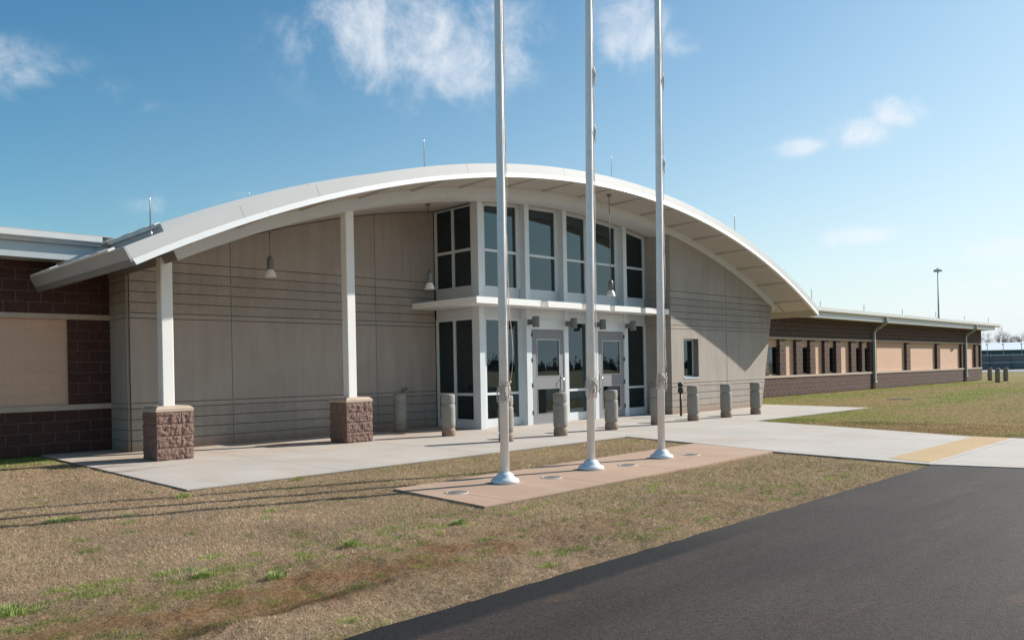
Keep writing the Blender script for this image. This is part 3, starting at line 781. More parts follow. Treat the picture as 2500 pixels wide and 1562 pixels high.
tag(slabs([pad_poly], [6.02, 7.70, 9.33, 10.98], [], .0, .10, .005).build('flagpole_pad', M['pad']), kind='structure')
tag(MB().prism([(x*.998+.017, y) for x, y in pad_poly], 'z', -.09, -.014).build('pad_base', M['slabbase']), kind='structure')
tp = [(12.19, -11.31), (12.02, -11.92), (16.53, -11.86), (16.57, -11.26)]
tm = MB().prism(tp, 'z', -.005, .004)
for i in range(72):
    for j in range(9):
        u, v_ = (i+.5)/72, (j+.5)/9
        xa = tp[1][0]+(tp[2][0]-tp[1][0])*u; xb = tp[0][0]+(tp[3][0]-tp[0][0])*u
        ya = tp[1][1]+(tp[2][1]-tp[1][1])*u; yb_ = tp[0][1]+(tp[3][1]-tp[0][1])*u
        tm.lathe([(.012, .003), (.007, .007)], (xa+(xb-xa)*v_, ya+(yb_-ya)*v_, 0), 6)
tag(tm.build('tactile_paving', M['tactile']), kind='structure')
red_ = [(-80, -12.02)]+[(x, -12.02+.022*mnoise.fractal(Vector((x*3.1, 4.2, 0)), .8, 2.2, 5)) for x in np.arange(0, 11.6, .04)]+[(260, -12.02), (260, -26), (-80, -26)]
tag(MB().prism([(float(a), float(b)) for a, b in red_], 'z', -.1, -.012).build('road', M['asphalt']), kind='structure')

def nz2(x, y, s, seed=0, o=4):
    return mnoise.fractal(Vector((x*s+seed*17.3, y*s-seed*9.1, seed*3.7)), .9, 2.1, o)
def gd(x, y, cx_, cy_, rx, ry, a=0):
    dx, dy = x-cx_, y-cy_; c_, s_ = math.cos(a), math.sin(a)
    u, v_ = (dx*c_+dy*s_)/rx, (-dx*s_+dy*c_)/ry
    return math.exp(-(u*u+v_*v_))
def green(x, y):
    g = 0.03 + .12*nz2(x, y, .8, 1) + .42*max(0, nz2(x, y, 3.2, 2)-.22)
    if x > 17 and y > -12:                                   # lawn right of the walk
        g = .30 + .42*nz2(x, y, .22, 3, 5) + .22*nz2(x, y, 1.1, 6)
        g -= .14
        g += .42*math.exp(-((y+.3)/1.3)**2) if x > 24 else 0
        g += .55*gd(x, y, 34, -6.0, 9, 1.0, .12) + .45*gd(x, y, 22, -5.6, 5, 1.2, -.1)
        g += .4*gd(x, y, 55, -5.5, 12, 1.4, .0)
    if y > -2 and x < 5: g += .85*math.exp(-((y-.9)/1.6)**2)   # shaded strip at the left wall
    if x < 8 and -10.6 < y < -9.1: g += 1.3*max(0, nz2(x, y, 6, 31)-.25)*max(0, 1-abs(y+10.0)/.75)
    return min(1, max(0, g))
def dirt(x, y):
    if y > -9.5 or x > 9.5: return max(0, min(.25, .25*nz2(x, y, 1.7, 9)))
    best = 9
    for (ax, ay), (bx_, by_) in zip(DL[:-1], DL[1:]):
        t = max(0, min(1, ((x-ax)*(bx_-ax)+(y-ay)*(by_-ay))/((bx_-ax)**2+(by_-ay)**2)))
        best = min(best, math.hypot(x-ax-(bx_-ax)*t, y-ay-(by_-ay)*t))
    wd__ = .50+.16*nz2(x, y, .9, 8)
    d = (1.15-.75*max(0, min(1, (x-3.8)/2.5)))*math.exp(-(best/max(.25, wd__))**2)*(.85+.5*nz2(x, y, 3.0, 14)) + .35*nz2(x, y, 4.0, 15) - .05
    return min(1, max(0, d))
def wet(x, y):
    return min(1, 1.3*gd(x, y, 1.95, -11.22, .24, .09, .2) + 1.1*gd(x, y, 2.75, -11.22, .75, .055, .05))
DL = [(-1, -10.9), (1.3, -10.82), (2.0, -10.95), (2.8, -10.88), (3.8, -10.85), (5.0, -11.0), (6.6, -11.15), (8.2, -11.3)]
DRY, GRN, DRT = (.33, .24, .152), (.19, .215, .05), (.215, .120, .062)
def gcol(x, y, d=None):
    g, dd = green(x, y), dirt(x, y)
    c = [DRY[i]*(1-dd)+DRT[i]*dd for i in range(3)]
    if x < 5 and y < -10.8: c = [q*(1-.6*wet(x, y)) for q in c]
    if x > 17: c = [c[0]*.86, c[1]*.84, c[2]*.60]
    return [c[i]*(1-g)+GRN[i]*g for i in range(3)]
def lawn_z(x, y):
    if x < -6 or x > 72 or y < -12.1 or y > 1.2: return -.03
    e = min(-.026 + .010*nz2(x, y, 2.5, 4), -.014)
    if x < 11.5:   # loose sods and a shallow gully along the road
        k = max(0, min(1, (-9.75-y)/.35))*max(0, min(1, (y+12.0)/.12))
        e += k*(.020*nz2(x, y, 2.2, 5) + .020*abs(nz2(x, y, 6.5, 7)) - .035*gd(x, y, 2.45, -11.1, 1.4, .14, .22) - .004)
    return e
xs = [-3000, -1000, -300, -100, -40, -15] + list(np.arange(-6, -1, .2)) + list(np.arange(-1, 12, .075)) + list(np.arange(12, 20, .16)) + list(np.arange(20, 72, .4)) + [75, 85, 100, 130, 170, 230, 320, 500, 1000, 3000]
ys = [-3000, -1000, -300, -120, -60, -30, -20, -14] + list(np.arange(-12.2, -9.5, .06)) + list(np.arange(-9.5, 1.4, .13)) + [2, 5, 10, 20, 40, 80, 150, 300, 1000, 3000]
nx_, ny_ = len(xs), len(ys)
V = []; C_ = []; FL_ = []
for y in ys:
    for x in xs:
        V.append((x, y, lawn_z(x, y)-(.05 if y < -12.03 else 0))); qx_, qy_ = min(max(x, -20), 90), min(max(y, -14), 3); C_.append((*gcol(qx_, qy_), 1)); FL_.append((green(qx_, qy_), dirt(qx_, qy_), wet(qx_, qy_)))
F = [(j*nx_+i, j*nx_+i+1, (j+1)*nx_+i+1, (j+1)*nx_+i) for j in range(ny_-1) for i in range(nx_-1)]
me = bpy.data.meshes.new('ground'); me.from_pydata(V, [], F)
ca = me.color_attributes.new('Col', 'FLOAT_COLOR', 'POINT'); ca.data.foreach_set('color', np.array(C_, dtype=np.float32).ravel())
me.materials.append(M['ground']); go = bpy.data.objects.new('ground', me); sc.collection.objects.link(go); tag(go, kind='structure')

SPECKS = [(1.21, -10.03), (1.36, -10.0), (1.13, -10.45), (1.27, -10.43), (1.33, -10.44), (1.19, -10.54), (1.57, -9.72), (1.61, -9.97), (1.72, -9.72), (1.71, -10.08), (1.58, -10.39), (1.42, -10.41), (1.48, -10.51), (1.82, -10.1), (1.89, -10.28), (1.79, -10.57), (1.84, -10.57), (2.2, -10.12), (2.4, -10.08), (2.51, -10.17), (2.64, -10.06), (2.25, -9.78), (2.65, -9.5), (2.72, -9.52), (2.31, -10.52), (2.45, -10.51), (2.15, -11.12), (2.05, -11.17), (1.79, -11.14), (1.57, -11.08), (1.29, -10.79), (2.11, -10.56), (2.11, -10.43), (2.98, -9.73), (2.79, -10.07), (2.61, -7.98), (2.21, -8.0), (2.62, -4.81), (3.12, -4.3), (3.32, -4.34), (2.82, -3.64), (3.73, -5.5), (3.89, -6.06), (3.99, -6.6), (2.56, -10.52), (1.89, -11.27), (1.67, -10.56), (2.88, -10.35), (3.23, -9.97), (3.29, -10.04), (3.35, -10.17), (3.16, -10.23), (2.93, -10.01), (2.75, -10.52), (3.71, -10.01), (3.58, -9.91), (4.11, -9.9), (4.1, -10.13), (4.35, -9.73), (4.98, -9.37), (4.98, -9.57), (5.14, -9.65), (4.66, -9.82), (4.67, -10.04), (4.87, -10.07), (5.36, -9.64), (5.24, -9.89), (5.4, -9.84), (5.11, -10.44), (4.41, -10.0), (3.22, -10.82), (3.01, -11.15), (2.86, -11.15), (2.74, -10.88), (2.73, -11.07), (2.47, -11.01), (3.64, -11.06), (3.81, -10.92), (3.65, -10.8), (3.89, -11.12), (3.5, -10.58), (3.82, -10.76), (3.56, -10.74), (3.28, -11.01), (3.36, -10.37), (4.09, -9.48), (4.82, -7.99), (4.31, -7.99), (4.04, -7.96), (4.29, -11.06), (5.46, -9.96), (5.58, -10.11)]
for k in range(150):
    SPECKS.append((rng.uniform(.8, 11), rng.uniform(-11.8, -9.7))) if k % 3 else SPECKS.append((rng.uniform(0, 6), rng.uniform(-9.5, -2)))
# grass
def in_poly(x, y, P):
    r = False; j = len(P)-1
    for i in range(len(P)):
        if (P[i][1] > y) != (P[j][1] > y) and x < (P[j][0]-P[i][0])*(y-P[i][1])/(P[j][1]-P[i][1])+P[i][0]: r = not r
        j = i
    return r
HARD = [walk_main, walk_arm, walk_entry, pad_poly]
def on_lawn(x, y):
    if y > .9 or y < -12.035-.045*nz2(x, y, 5, 2): return False
    if y > -1.7 and 4 < x < 26: return False
    return not any(in_poly(x, y, P) for P in HARD)
fx, fy = cF.x, cF.y; rx_, ry_ = cR.x, cR.y
def cell_grass(x0, x1, y0, y1, cs, dens_f, collect):
    for x in np.arange(x0, x1, cs):
        for y in np.arange(y0, y1, cs):
            mx_, my_ = x+cs/2, y+cs/2
            d = mx_*fx+(my_-CAM.y)*fy; l = mx_*rx_+(my_-CAM.y)*ry_
            if d < 2.6 or abs(l) > .78*d+.8 or d > 60: continue
            n = dens_f(d)*cs*cs
            g, dd = 0, 0
            n = int(n + rng.random())
            if n <= 0: continue
            px_ = x+rng.random(n)*cs; py_ = y+rng.random(n)*cs
            if not (on_lawn(x, y) and on_lawn(x+cs, y+cs) and on_lawn(x+cs, y) and on_lawn(x, y+cs)):
                k = np.array([on_lawn(a, b) for a, b in zip(px_, py_)], bool); px_, py_ = px_[k], py_[k]
                if not len(px_): continue
            collect.append((px_, py_, np.full(len(px_), d), np.full(len(px_), g), np.full(len(px_), dd)))
col = []
dens = lambda d: 13500*min(1, (5.6/d)**1.9)
cell_grass(-2, 20, -12.1, .95, .25, dens, col)
cell_grass(17, 58, -12.1, .95, .5, lambda d: 7500*(6.0/d)**2.0*.6, col)
px_, py_, dd_, gg_, dt_ = [np.concatenate([c[i] for c in col]) for i in range(5)]
n = len(px_)
xsa, ysa = np.array(xs, float), np.array(ys, float); ZG = np.array([v[2] for v in V]).reshape(ny_, nx_)
ii = np.clip(np.searchsorted(xsa, px_)-1, 0, nx_-2); jj = np.clip(np.searchsorted(ysa, py_)-1, 0, ny_-2)
fu = (px_-xsa[ii])/(xsa[ii+1]-xsa[ii]); fv = (py_-ysa[jj])/(ysa[jj+1]-ysa[jj])
def lerp(G): return G[jj, ii]*(1-fu)*(1-fv)+G[jj, ii+1]*fu*(1-fv)+G[jj+1, ii]*(1-fu)*fv+G[jj+1, ii+1]*fu*fv
FLD = np.array(FL_); gg_ = lerp(FLD[:, 0].reshape(ny_, nx_)); dt_ = lerp(FLD[:, 1].reshape(ny_, nx_)); wt_ = lerp(FLD[:, 2].reshape(ny_, nx_))
for (sx, sy) in SPECKS:
    r0 = rng.uniform(.025, .075); k = (np.abs(px_-sx) < .25) & (np.abs(py_-sy) < .2)
    q = ((px_[k]-sx)/(r0*1.6))**2+((py_[k]-sy)/r0)**2
    gg_[k] = np.maximum(gg_[k], 1.05*np.exp(-q))
keep = rng.random(n) > (.80*dt_*(1-gg_)+.3*wt_)
px_, py_, dd_, gg_, dt_, wt_, ii, jj, fu, fv = [q[keep] for q in (px_, py_, dd_, gg_, dt_, wt_, ii, jj, fu, fv)]; n = len(px_)
isg = rng.random(n) < np.clip(gg_*1.1-.10+.0, 0, .95)
wd = (.0012+.0012*rng.random(n))*np.maximum(1, dd_/5.0)
ln = np.where(isg, .018+.028*rng.random(n), .014+.024*rng.random(n))*(1+.25*np.clip(dd_/20, 0, 1))
ln *= (1-.45*dt_)
az = rng.random(n)*2*np.pi; tilt = np.where(isg, .4+.8*rng.random(n), .7+.75*rng.random(n))
bx = np.cos(az)*np.sin(tilt)*ln; by = np.sin(az)*np.sin(tilt)*ln; bz = np.cos(tilt)*ln
a2 = rng.random(n)*2*np.pi; wx = np.cos(a2)*wd; wy = np.sin(a2)*wd
z0 = (ZG[jj, ii]*(1-fu)*(1-fv)+ZG[jj, ii+1]*fu*(1-fv)+ZG[jj+1, ii]*(1-fu)*fv+ZG[jj+1, ii+1]*fu*fv) - .004
co = np.zeros((n, 3, 3), np.float32)
co[:, 0] = np.stack([px_-wx, py_-wy, z0], 1); co[:, 1] = np.stack([px_+wx, py_+wy, z0], 1)
co[:, 2] = np.stack([px_+bx, py_+by, z0+bz+.004], 1)
dry = np.array([[.54, .40, .27], [.43, .305, .20], [.68, .53, .37], [.26, .17, .105], [.48, .335, .215]]); grn = np.array([[.22, .31, .05], [.28, .37, .08], [.15, .22, .04], [.36, .38, .12]])
cc = np.where(isg[:, None], grn[rng.integers(0, 4, n)], dry[rng.integers(0, 5, n)])
cc = cc*(1-.5*dt_[:, None]*(~isg)[:, None]) + (np.array([.34, .19, .10])*.5)*dt_[:, None]*(~isg)[:, None]
cc[(px_ > 17) & ~isg] *= np.array([.84, .80, .60])
cc *= ((.8+.4*rng.random(n))*(1-.55*wt_))[:, None]
ol = np.clip((px_-4.0)/4.0, 0, 1)*np.clip((18-px_)/2, 0, 1)*(~isg)*.55*(1-dt_)   # thatch greener toward the walk
cc = cc*(1-ol[:, None]) + cc*np.array([.80, .88, .60])*ol[:, None]
# patches of older, darker thatch
pt = np.array([nz2(float(a), float(b), 1.0, 21, 3) for a, b in zip(px_[::16], py_[::16])]); pt = np.repeat(pt, 16)[:n]
cc *= (1+.38*np.clip(pt, -1, 1))[:, None]
me = bpy.data.meshes.new('grass'); me.vertices.add(n*3); me.vertices.foreach_set('co', co.ravel())
me.loops.add(n*3); me.loops.foreach_set('vertex_index', np.arange(n*3, dtype=np.int32))
me.polygons.add(n); me.polygons.foreach_set('loop_start', np.arange(0, n*3, 3, dtype=np.int32)); me.polygons.foreach_set('loop_total', np.full(n, 3, np.int32))
me.update(calc_edges=True)
ca = me.color_attributes.new('Col', 'FLOAT_COLOR', 'POINT')
c4 = np.ones((n, 3, 4), np.float32); c4[:, :, :3] = cc[:, None, :]; ca.data.foreach_set('color', c4.ravel())
me.materials.append(M['blade']); gr = bpy.data.objects.new('grass', me); sc.collection.objects.link(gr)
tag(gr, 'short dormant brown lawn grass flecked with green', 'grass', kind='stuff')
print('BLADES', n)

# weed tufts that stand out of the lawn
M['weed'] = m_plain('weed_leaves', (.27, .34, .08), .6, var=.25, scale=20)
M['straw'] = m_plain('pale_straw', (.42, .40, .24), .7, var=.2, scale=30)
weeds = [(1.2, -10.06, .09, 60, 'weed', 'bright green weed tuft at the left edge of the lawn'), (2.3, -10.02, .15, 14, 'straw', 'tall pale straw tuft in the lawn near the road'),
         (2.42, -10.12, .07, 50, 'weed', 'bright green weed tuft at the foot of the tall straw tuft'), (3.74, -9.7, .10, 12, 'straw', 'low pale straw tuft in the middle of the lawn'),
         (3.69, -10.04, .07, 50, 'weed', 'bright green weed tuft below the low straw tuft'), (4.33, -9.91, .10, 8, 'straw', 'thin pale straw tuft near the corner of the flagpole pad'),
         (4.87, -10.07, .06, 60, 'weed', 'dark green weed tuft below the pad corner'), (3.80, -6.29, .09, 34, 'weed', 'green weed tuft at the near corner of the sidewalk'),
         (5.46, -6.04, .08, 40, 'weed', 'green weed tuft at the long edge of the sidewalk'), (2.38, -6.80, .035, 120, 'weed', 'flat green weed patch crossed by the flagpole shadows'),
         (2.74, -10.54, .07, 40, 'weed', 'green weed tuft on the reddish bare strip')]
for (x, y, h, nb, mt_, lab) in weeds:
    t = MB(); rs = .045+h*.6; nb = int(nb*2.2) if mt_ == 'weed' else nb*2; h *= .62 if mt_ == 'weed' else 1
    if 'flat' in lab: rs = .19
    for k in range(nb):
        a = random.random()*2*PI; r = rs*math.sqrt(random.random()); px0, py0 = math.cos(a)*r, math.sin(a)*r*.7
        L = h*(.35+.9*random.random())*(1.25-.75*r/rs); tl = .3+.95*random.random(); a3 = a+random.uniform(-.8, .8)
        w_ = .0022 if mt_ == 'weed' else .0016
        mid = (px0+math.cos(a3)*L*.45*math.sin(tl*.6), py0+math.sin(a3)*L*.45*math.sin(tl*.6), L*.55)
        tip = (px0+math.cos(a3)*L*math.sin(tl), py0+math.sin(a3)*L*math.sin(tl), L*math.cos(tl)*.95)
        qx, qy = -math.sin(a3)*w_, math.cos(a3)*w_
        t.add([(px0-qx, py0-qy, -.03), (px0+qx, py0+qy, -.03), (mid[0]+qx, mid[1]+qy, mid[2]), (mid[0]-qx, mid[1]-qy, mid[2]), tip], [(0, 1, 2, 3), (3, 2, 4)])
    o = t.build('weed_tuft', M[mt_]); o.location = (x, y, 0); tag(o, lab, 'weed', 'weed tufts in the lawn')

# ------------------------------------------------------------------ bollards
prof = [(.142, 0), (.150, .006), (.151, .135), (.148, .145), (.135, .158), (.134, .180), (.150, .196), (.153, .30), (.153, .60), (.151, .672), (.136, .686), (.135, .708), (.149, .722), (.151, .73), (.150, .872), (.145, .895), (.130, .909), (0.02, .913)]
bol = [(10.95, -4.46, 'concrete bollard standing mostly behind the left flagpole'), (12.55, -4.48, 'concrete bollard in front of the left entrance door'), (14.35, -4.43, 'concrete bollard in front of the right entrance door'),
       (16.15, -4.42, 'concrete bollard standing beside the right flagpole'), (17.84, -4.38, 'concrete bollard beside the black path light'), (19.40, -4.43, 'concrete bollard second from the right in the entrance row'), (21.0, -4.45, 'concrete bollard at the right end of the entrance row'),
       (11.16, -2.44, 'concrete bollard in front of the side glass of the vestibule'), (11.24, -.58, 'shaded concrete bollard close against the grey wall')]
first = None
for (x, y, lab) in bol:
    if first is None:
        o = MB().lathe(prof, (0, 0, 0), 40).build('bollard', M['bollard']); o.location = (x, y, 0); tag(o, lab, 'bollard', 'concrete bollards by the entrance'); first = o
    else:
        o = first.copy(); sc.collection.objects.link(o); o.location = (x, y, 0); o['label'] = lab
    o.rotation_euler[2] = random.random()*6
for (x, y, lab) in ((58.1, -1.5, 'left one of the three bollards standing on the far lawn'), (61.3, -1.2, 'middle one of the three bollards standing on the far lawn'), (62.9, -2.2, 'right one of the three bollards standing on the far lawn'), (63.7, .35, 'bollard partly hidden by the far corner of the brown wing')):
    o = first.copy(); sc.collection.objects.link(o); o.location = (x, y, -.02); o['label'] = lab; o['group'] = 'bollards on the far lawn'
# black path light
pl = thing('path_light', (19.3, -3.05, 0), 'black bollard path light on a thin post beside a concrete bollard', 'path light')
MB().lathe([(.032, 0), (.032, .66)], (0, 0, 0), 12).build('post', M['dark'], pl)
MB().lathe([(.075, .66), (.082, .70), (.07, .80), (.07, .803)], (0, 0, 0), 16).build('lamp_collar', M['dark'], pl)
MB().lathe([(.062, .80), (.066, .86)], (0, 0, 0), 16).build('lens', M['lampgrey'], pl)
MB().lathe([(.08, .86), (.085, .90), (.06, .95), (.01, .965)], (0, 0, 0), 16).build('cap', M['dark'], pl)
# hydrant-like hose valve on the grey wall
hv = thing('wall_valve', (11.81, 0, .93), 'small steel pipe valve on the grey wall above the shaded bollard', 'valve')
MB().tube([(0, 0, .05), (0, -.10, .05), (0, -.13, .02), (0, -.13, -.04)], .022, 10).build('pipe', M['steel'], hv)
MB().tube([(-.06, 0, .04), (-.06, -.09, .04), (-.06, -.12, .0), (-.06, -.12, -.05)], .022, 10).build('pipe', M['steel'], hv)
MB().lathe([(.03, .075), (.03, .095)], (0, -.10, 0), 12).build('handwheel', M['lampgrey'], hv)

# ------------------------------------------------------------------ flagpoles
def flagpole(x, y, lean, lab):
    t = thing('flagpole', (x, y, 0), lab, 'flagpole', 'flagpoles on the concrete pad')
    H = 9.6
    p = MB().lathe([(.057, .08), (.057, 3.0), (.052, 6.0), (.042, H)], (0, 0, 0), 28).build('pole', M['pole'], t)
    MB().lathe([(.07, H), (.09, H+.05), (.07, H+.11), (.01, H+.14)], (0, 0, 0), 16).build('finial', M['flange'], t)
    f = MB().lathe([(.178, .0), (.180, .028), (.170, .048), (.135, .060), (.118, .078), (.098, .112), (.074, .130), (.060, .136)], (0, 0, 0), 36).build('base_flange', M['flange'], t)
    p.rotation_euler = (0, 0, 0)
    t.rotation_euler = (lean[1], lean[0], 0)
    return t
def rope(t, seed, z0=1.02, loops=True, side=1, loose=.0):
    r = random.Random(seed)
    rd = Vector((rx_, ry_, 0)); fd = Vector((fx, fy, 0))
    mb = MB(); base = rd*.068*side
    cl = MB().box(-.012, .012, -.012, .012, -.07, .07); 
    cl = MB(); c0 = base; cl.tube([c0+Vector((0, 0, z0+.10)), c0+rd*.02*side+Vector((0, 0, z0+.16))], .009, 6); cl.tube([c0+Vector((0, 0, z0+.10)), c0+rd*.02*side+Vector((0, 0, z0+.02))], .009, 6)
    cl.build('cleat', M['flange'], t)
    # halyard up the pole, slightly slack
    for k, off in enumerate((.064, .072)):
        pts = []
        for i in range(40):
            z = z0+.1+(9.3-z0)*i/39
            s = off*side + .012*math.sin(i*.9+seed+k*2)*(1 if i else 0) + loose*math.sin(min(1, (z-z0)/1.3)*PI)*(k == 0)*(1 if z-z0 < 1.3 else 0)
            pts.append(rd*s*max(.75, 1-z*.02)+fd*(-.02+.015*k)+Vector((0, 0, z)))
        mb.tube(pts, .0045, 6)
    # coil of rope wound at the cleat, on both sides of the pole
    for q in range(7):
        w_ = .040+.012*r.random(); h = .075+.055*r.random(); dz = r.uniform(-.05, .01)
        cxo = rd*(r.choice((-.052, .056, .05, .0))+r.uniform(-.01, .01)) - fd*.06
        ang = r.uniform(-.3, .3); pts = []
        for i in range(15):
            a = 2*PI*i/14
            pts.append(cxo + rd*(math.cos(a)*w_*.5+math.sin(a)*ang*.05) - fd*(.012*math.sin(a*2+q)) + Vector((0, 0, z0+.04+dz+math.sin(a)*h)))
        mb.tube(pts, .0055, 6)
    # diagonal wraps round the pole
    for q in range(3):
        pts = []
        for i in range(17):
            a = 2*PI*i/16
            pts.append(rd*math.cos(a)*.066+fd*math.sin(a)*.066+Vector((0, 0, z0+.05+.03*q+.03*math.cos(a+q))))
        mb.tube(pts, .0055, 6)
    mb.build('halyard', M['rope'], t)
# lean: small tilt of each pole along camera right
def lean_of(deg):   # rotate about the horizontal axis so the top moves toward camera right
    a = math.radians(deg); return (a*rx_, -a*ry_)
f1 = flagpole(6.93, -8.56, lean_of(.3), 'left flagpole, the one nearest the camera'); rope(f1, 1, 1.12, side=1, loose=.06)
f2 = flagpole(8.60, -8.58, lean_of(.8), 'middle flagpole of the three'); rope(f2, 2, 1.12, side=1, loose=.03)
f3 = flagpole(10.33, -8.57, lean_of(.6), 'right flagpole, the one farthest from the camera'); rope(f3, 5, 1.16, side=1, loose=.0)
# flag snaps hanging on the halyards
for (t, zz, sd) in ((f2, 5.55, 1), (f2, 4.75, 1), (f3, 4.6, 1), (f3, 5.9, 1)):
    rd = Vector((rx_, ry_, 0))
    MB().tube([rd*.07+Vector((0, 0, zz+.1)), rd*.085+Vector((0, 0, zz)), rd*.075+Vector((0, 0, zz-.1)), rd*.09+Vector((0, 0, zz-.16))], [.008, .016, .012, .006], 8).build('snap_hook', M['rope'], t)
# lights sunk in the pad
M['lens'] = m_plain('clear_lens', (.20, .18, .16), .25, spec=.6)
M['ring'] = m_plain('dull_metal_ring', (.42, .36, .31), .55, metal=.2)
ig = None
for (x, y, lab) in ((6.02, -8.68, 'round ground light in the pad left of the left flagpole'), (7.64, -8.70, 'round ground light in the pad between the left and middle flagpoles'), (9.28, -8.70, 'round ground light in the pad between the middle and right flagpoles'), (10.96, -8.70, 'round ground light in the pad right of the right flagpole')):
    if ig is None:
        ig = thing('ground_light', (x, y, 0), lab, 'ground light', 'ground lights in the flagpole pad')
        MB().lathe([(.145, -.002), (.145, .004), (.140, .006), (.112, .006), (.110, .003)], (0, 0, 0), 32, cap=False).build('rim', M['ring'], ig)
        MB().lathe([(.113, .001), (.110, .004), (.02, .006)], (0, 0, 0), 28).build('lens', M['lens'], ig)
    else: dup(ig, (x, y, 0), lab)

# ------------------------------------------------------------------ lamps
def pendant(x, y, zb, ztop, lab):
    t = thing('pendant_lamp', (x, y, zb), lab, 'pendant lamp', 'pendant lamps under the arched roof')
    MB().lathe([(.118, 0), (.108, .045), (.078, .12), (.064, .145)], (0, 0, 0), 28, cap=False).build('shade', M['lampshade'], t)
    MB().lathe([(.110, .002), (.02, .004)], (0, 0, 0), 20).build('lens', M['lampshade'], t)
    MB().lathe([(.064, .146), (.064, .35), (.055, .385), (.030, .41), (.012, .43)], (0, 0, 0), 20).build('housing', M['lampgrey'], t)
    MB().lathe([(.009, .42), (.009, ztop-zb)], (0, 0, 0), 8).build('stem', M['lampgrey'], t)
    MB().lathe([(.05, ztop-zb-.05), (.06, ztop-zb-.03), (.06, ztop-zb+.01)], (0, 0, 0), 16).build('ceiling_plate', M['lampgrey'], t)
pendant(7.62, -1.30, 3.335, arch(7.62, 24.94), 'pendant lamp between the two white columns')
pendant(11.58, -1.36, 3.32, arch(11.58, 24.94), 'pendant lamp left of the vestibule side glass')
pendant(16.12, -3.1, 3.25, arch(16.12, 25.14), 'pendant lamp right of the middle flagpole')
wl = None
for (x, lab) in ((14.49, 'grey cylinder wall lamp over the left side of the left door'), (15.95, 'grey cylinder wall lamp over the right side of the left door'), (17.17, 'grey cylinder wall lamp over the left side of the right door'), (18.56, 'grey cylinder wall lamp over the right side of the right door')):
    if wl is None:
        wl = thing('wall_lamp', (x, -1.724, 2.48), lab, 'wall lamp', 'cylinder wall lamps over the doors')
        MB().lathe([(.088, 0), (.09, .01), (.09, .262), (.086, .27)], (0, -.25, 0), 28).build('lamp_body', M['lampgrey'], wl)
        MB().lathe([(.082, -.003), (.06, -.002)], (0, -.25, 0), 24).build('lens', M['lampshade'], wl)
        MB().box(-.045, .045, -.17, 0, .07, .20).build('bracket', M['lampgrey'], wl)
    else: dup(wl, (x, -1.724, 2.48), lab)

# ------------------------------------------------------------------ lightning rods
def rod(x, y, z, h, lab, r=.008, tilt=0, grp='lightning rods on the roofs'):
    t = thing('lightning_rod', (x, y, z), lab, 'lightning rod', grp)
    MB().lathe([(.035, -.03), (.03, .03), (.012, .07)], (0, 0, 0), 8).build('base', M['steel'], t)
    MB().lathe([(r, .05), (r*.9, h*.9), (r*.35, h)], (0, 0, 0), 6).build('spike', M['steel'], t)
rod(4.80, -2.75, arch(4.80, 25.437)+.02, .62, 'lightning rod near the left end of the arched roof', .011)
rod(9.35, 3.0, arch(9.35, 25.58), .53, 'short lightning rod tip just above the left slope of the arched roof', .009)
rod(10.34, -2.8, arch(10.34, 25.437)+.02, .68, 'lightning rod left of the left flagpole', .010)
rod(16.63, -2.8, arch(16.63, 25.437), .88, 'lightning rod just right of the middle flagpole', .007)
rod(22.24, -3.2, arch(22.24, 25.437), .77, 'lightning rod on the right slope of the arched roof', .011)
rod(27.08, -3.4, arch(27.08, 25.437), .55, 'lightning rod at the right tip of the arched roof', .012)
for i, (x, zt) in enumerate(((30.2, 4.62), (36.8, 4.42), (42.0, 4.44), (47.5, 4.43), (53.2, 4.50), (59.0, 4.42), (64.6, 4.49))):
    rod(x, .6, 4.03, zt-4.03, ['thin lightning rod on the near end of the right wing roof', 'lightning rod left of the nearer downspout', 'lightning rod right of the nearer downspout', 'lightning rod midway between nearer downspout and light mast', 'lightning rod closest to the tall light mast', 'lightning rod right of the tall light mast', 'lightning rod at the far end of the right wing roof'][i], .014 if i < 2 else .018)

# board lying on the lawn
bd = MB().box(-.42, .42, -.05, .05, -.01, .02).build('wood_scrap', M['stick']); bd.location = (31.5, -4.75, .01); bd.rotation_euler = (0, 0, -1.25)
tag(bd, 'pale scrap board lying on the lawn before the right wing', 'board')

# ------------------------------------------------------------------ far background
def at(px, d, z=0):
    l = (px-1250)/1930.8*d
    return (cF.x*d+cR.x*l, CAM.y+cF.y*d+cR.y*l, z)
ang = math.atan2(cR.y, cR.x)
# light mast
mt_ = thing('light_mast', at(2294, 200), 'tall high-mast floodlight pole rising behind the right wing', 'light mast')
MB().lathe([(.30, 0), (.13, 24.2)], (0, 0, 0), 10).build('mast', M['galv'], mt_)
hd = MB().lathe([(.3, 24.1), (.3, 24.6), (.15, 24.9)], (0, 0, 0), 10)
hd.build('head_ring', M['galv'], mt_)
for k in range(8):
    a = k*PI/4; c = (math.cos(a)*.75, math.sin(a)*.75)
    g = MB(); g.tube([(0, 0, 24.3), (c[0], c[1], 24.3)], .05, 5); g.lathe([(.27, 24.0), (.30, 24.15), (.2, 24.5)], (c[0], c[1], 0), 8)
    g.build('floodlight', M['galv'], mt_)
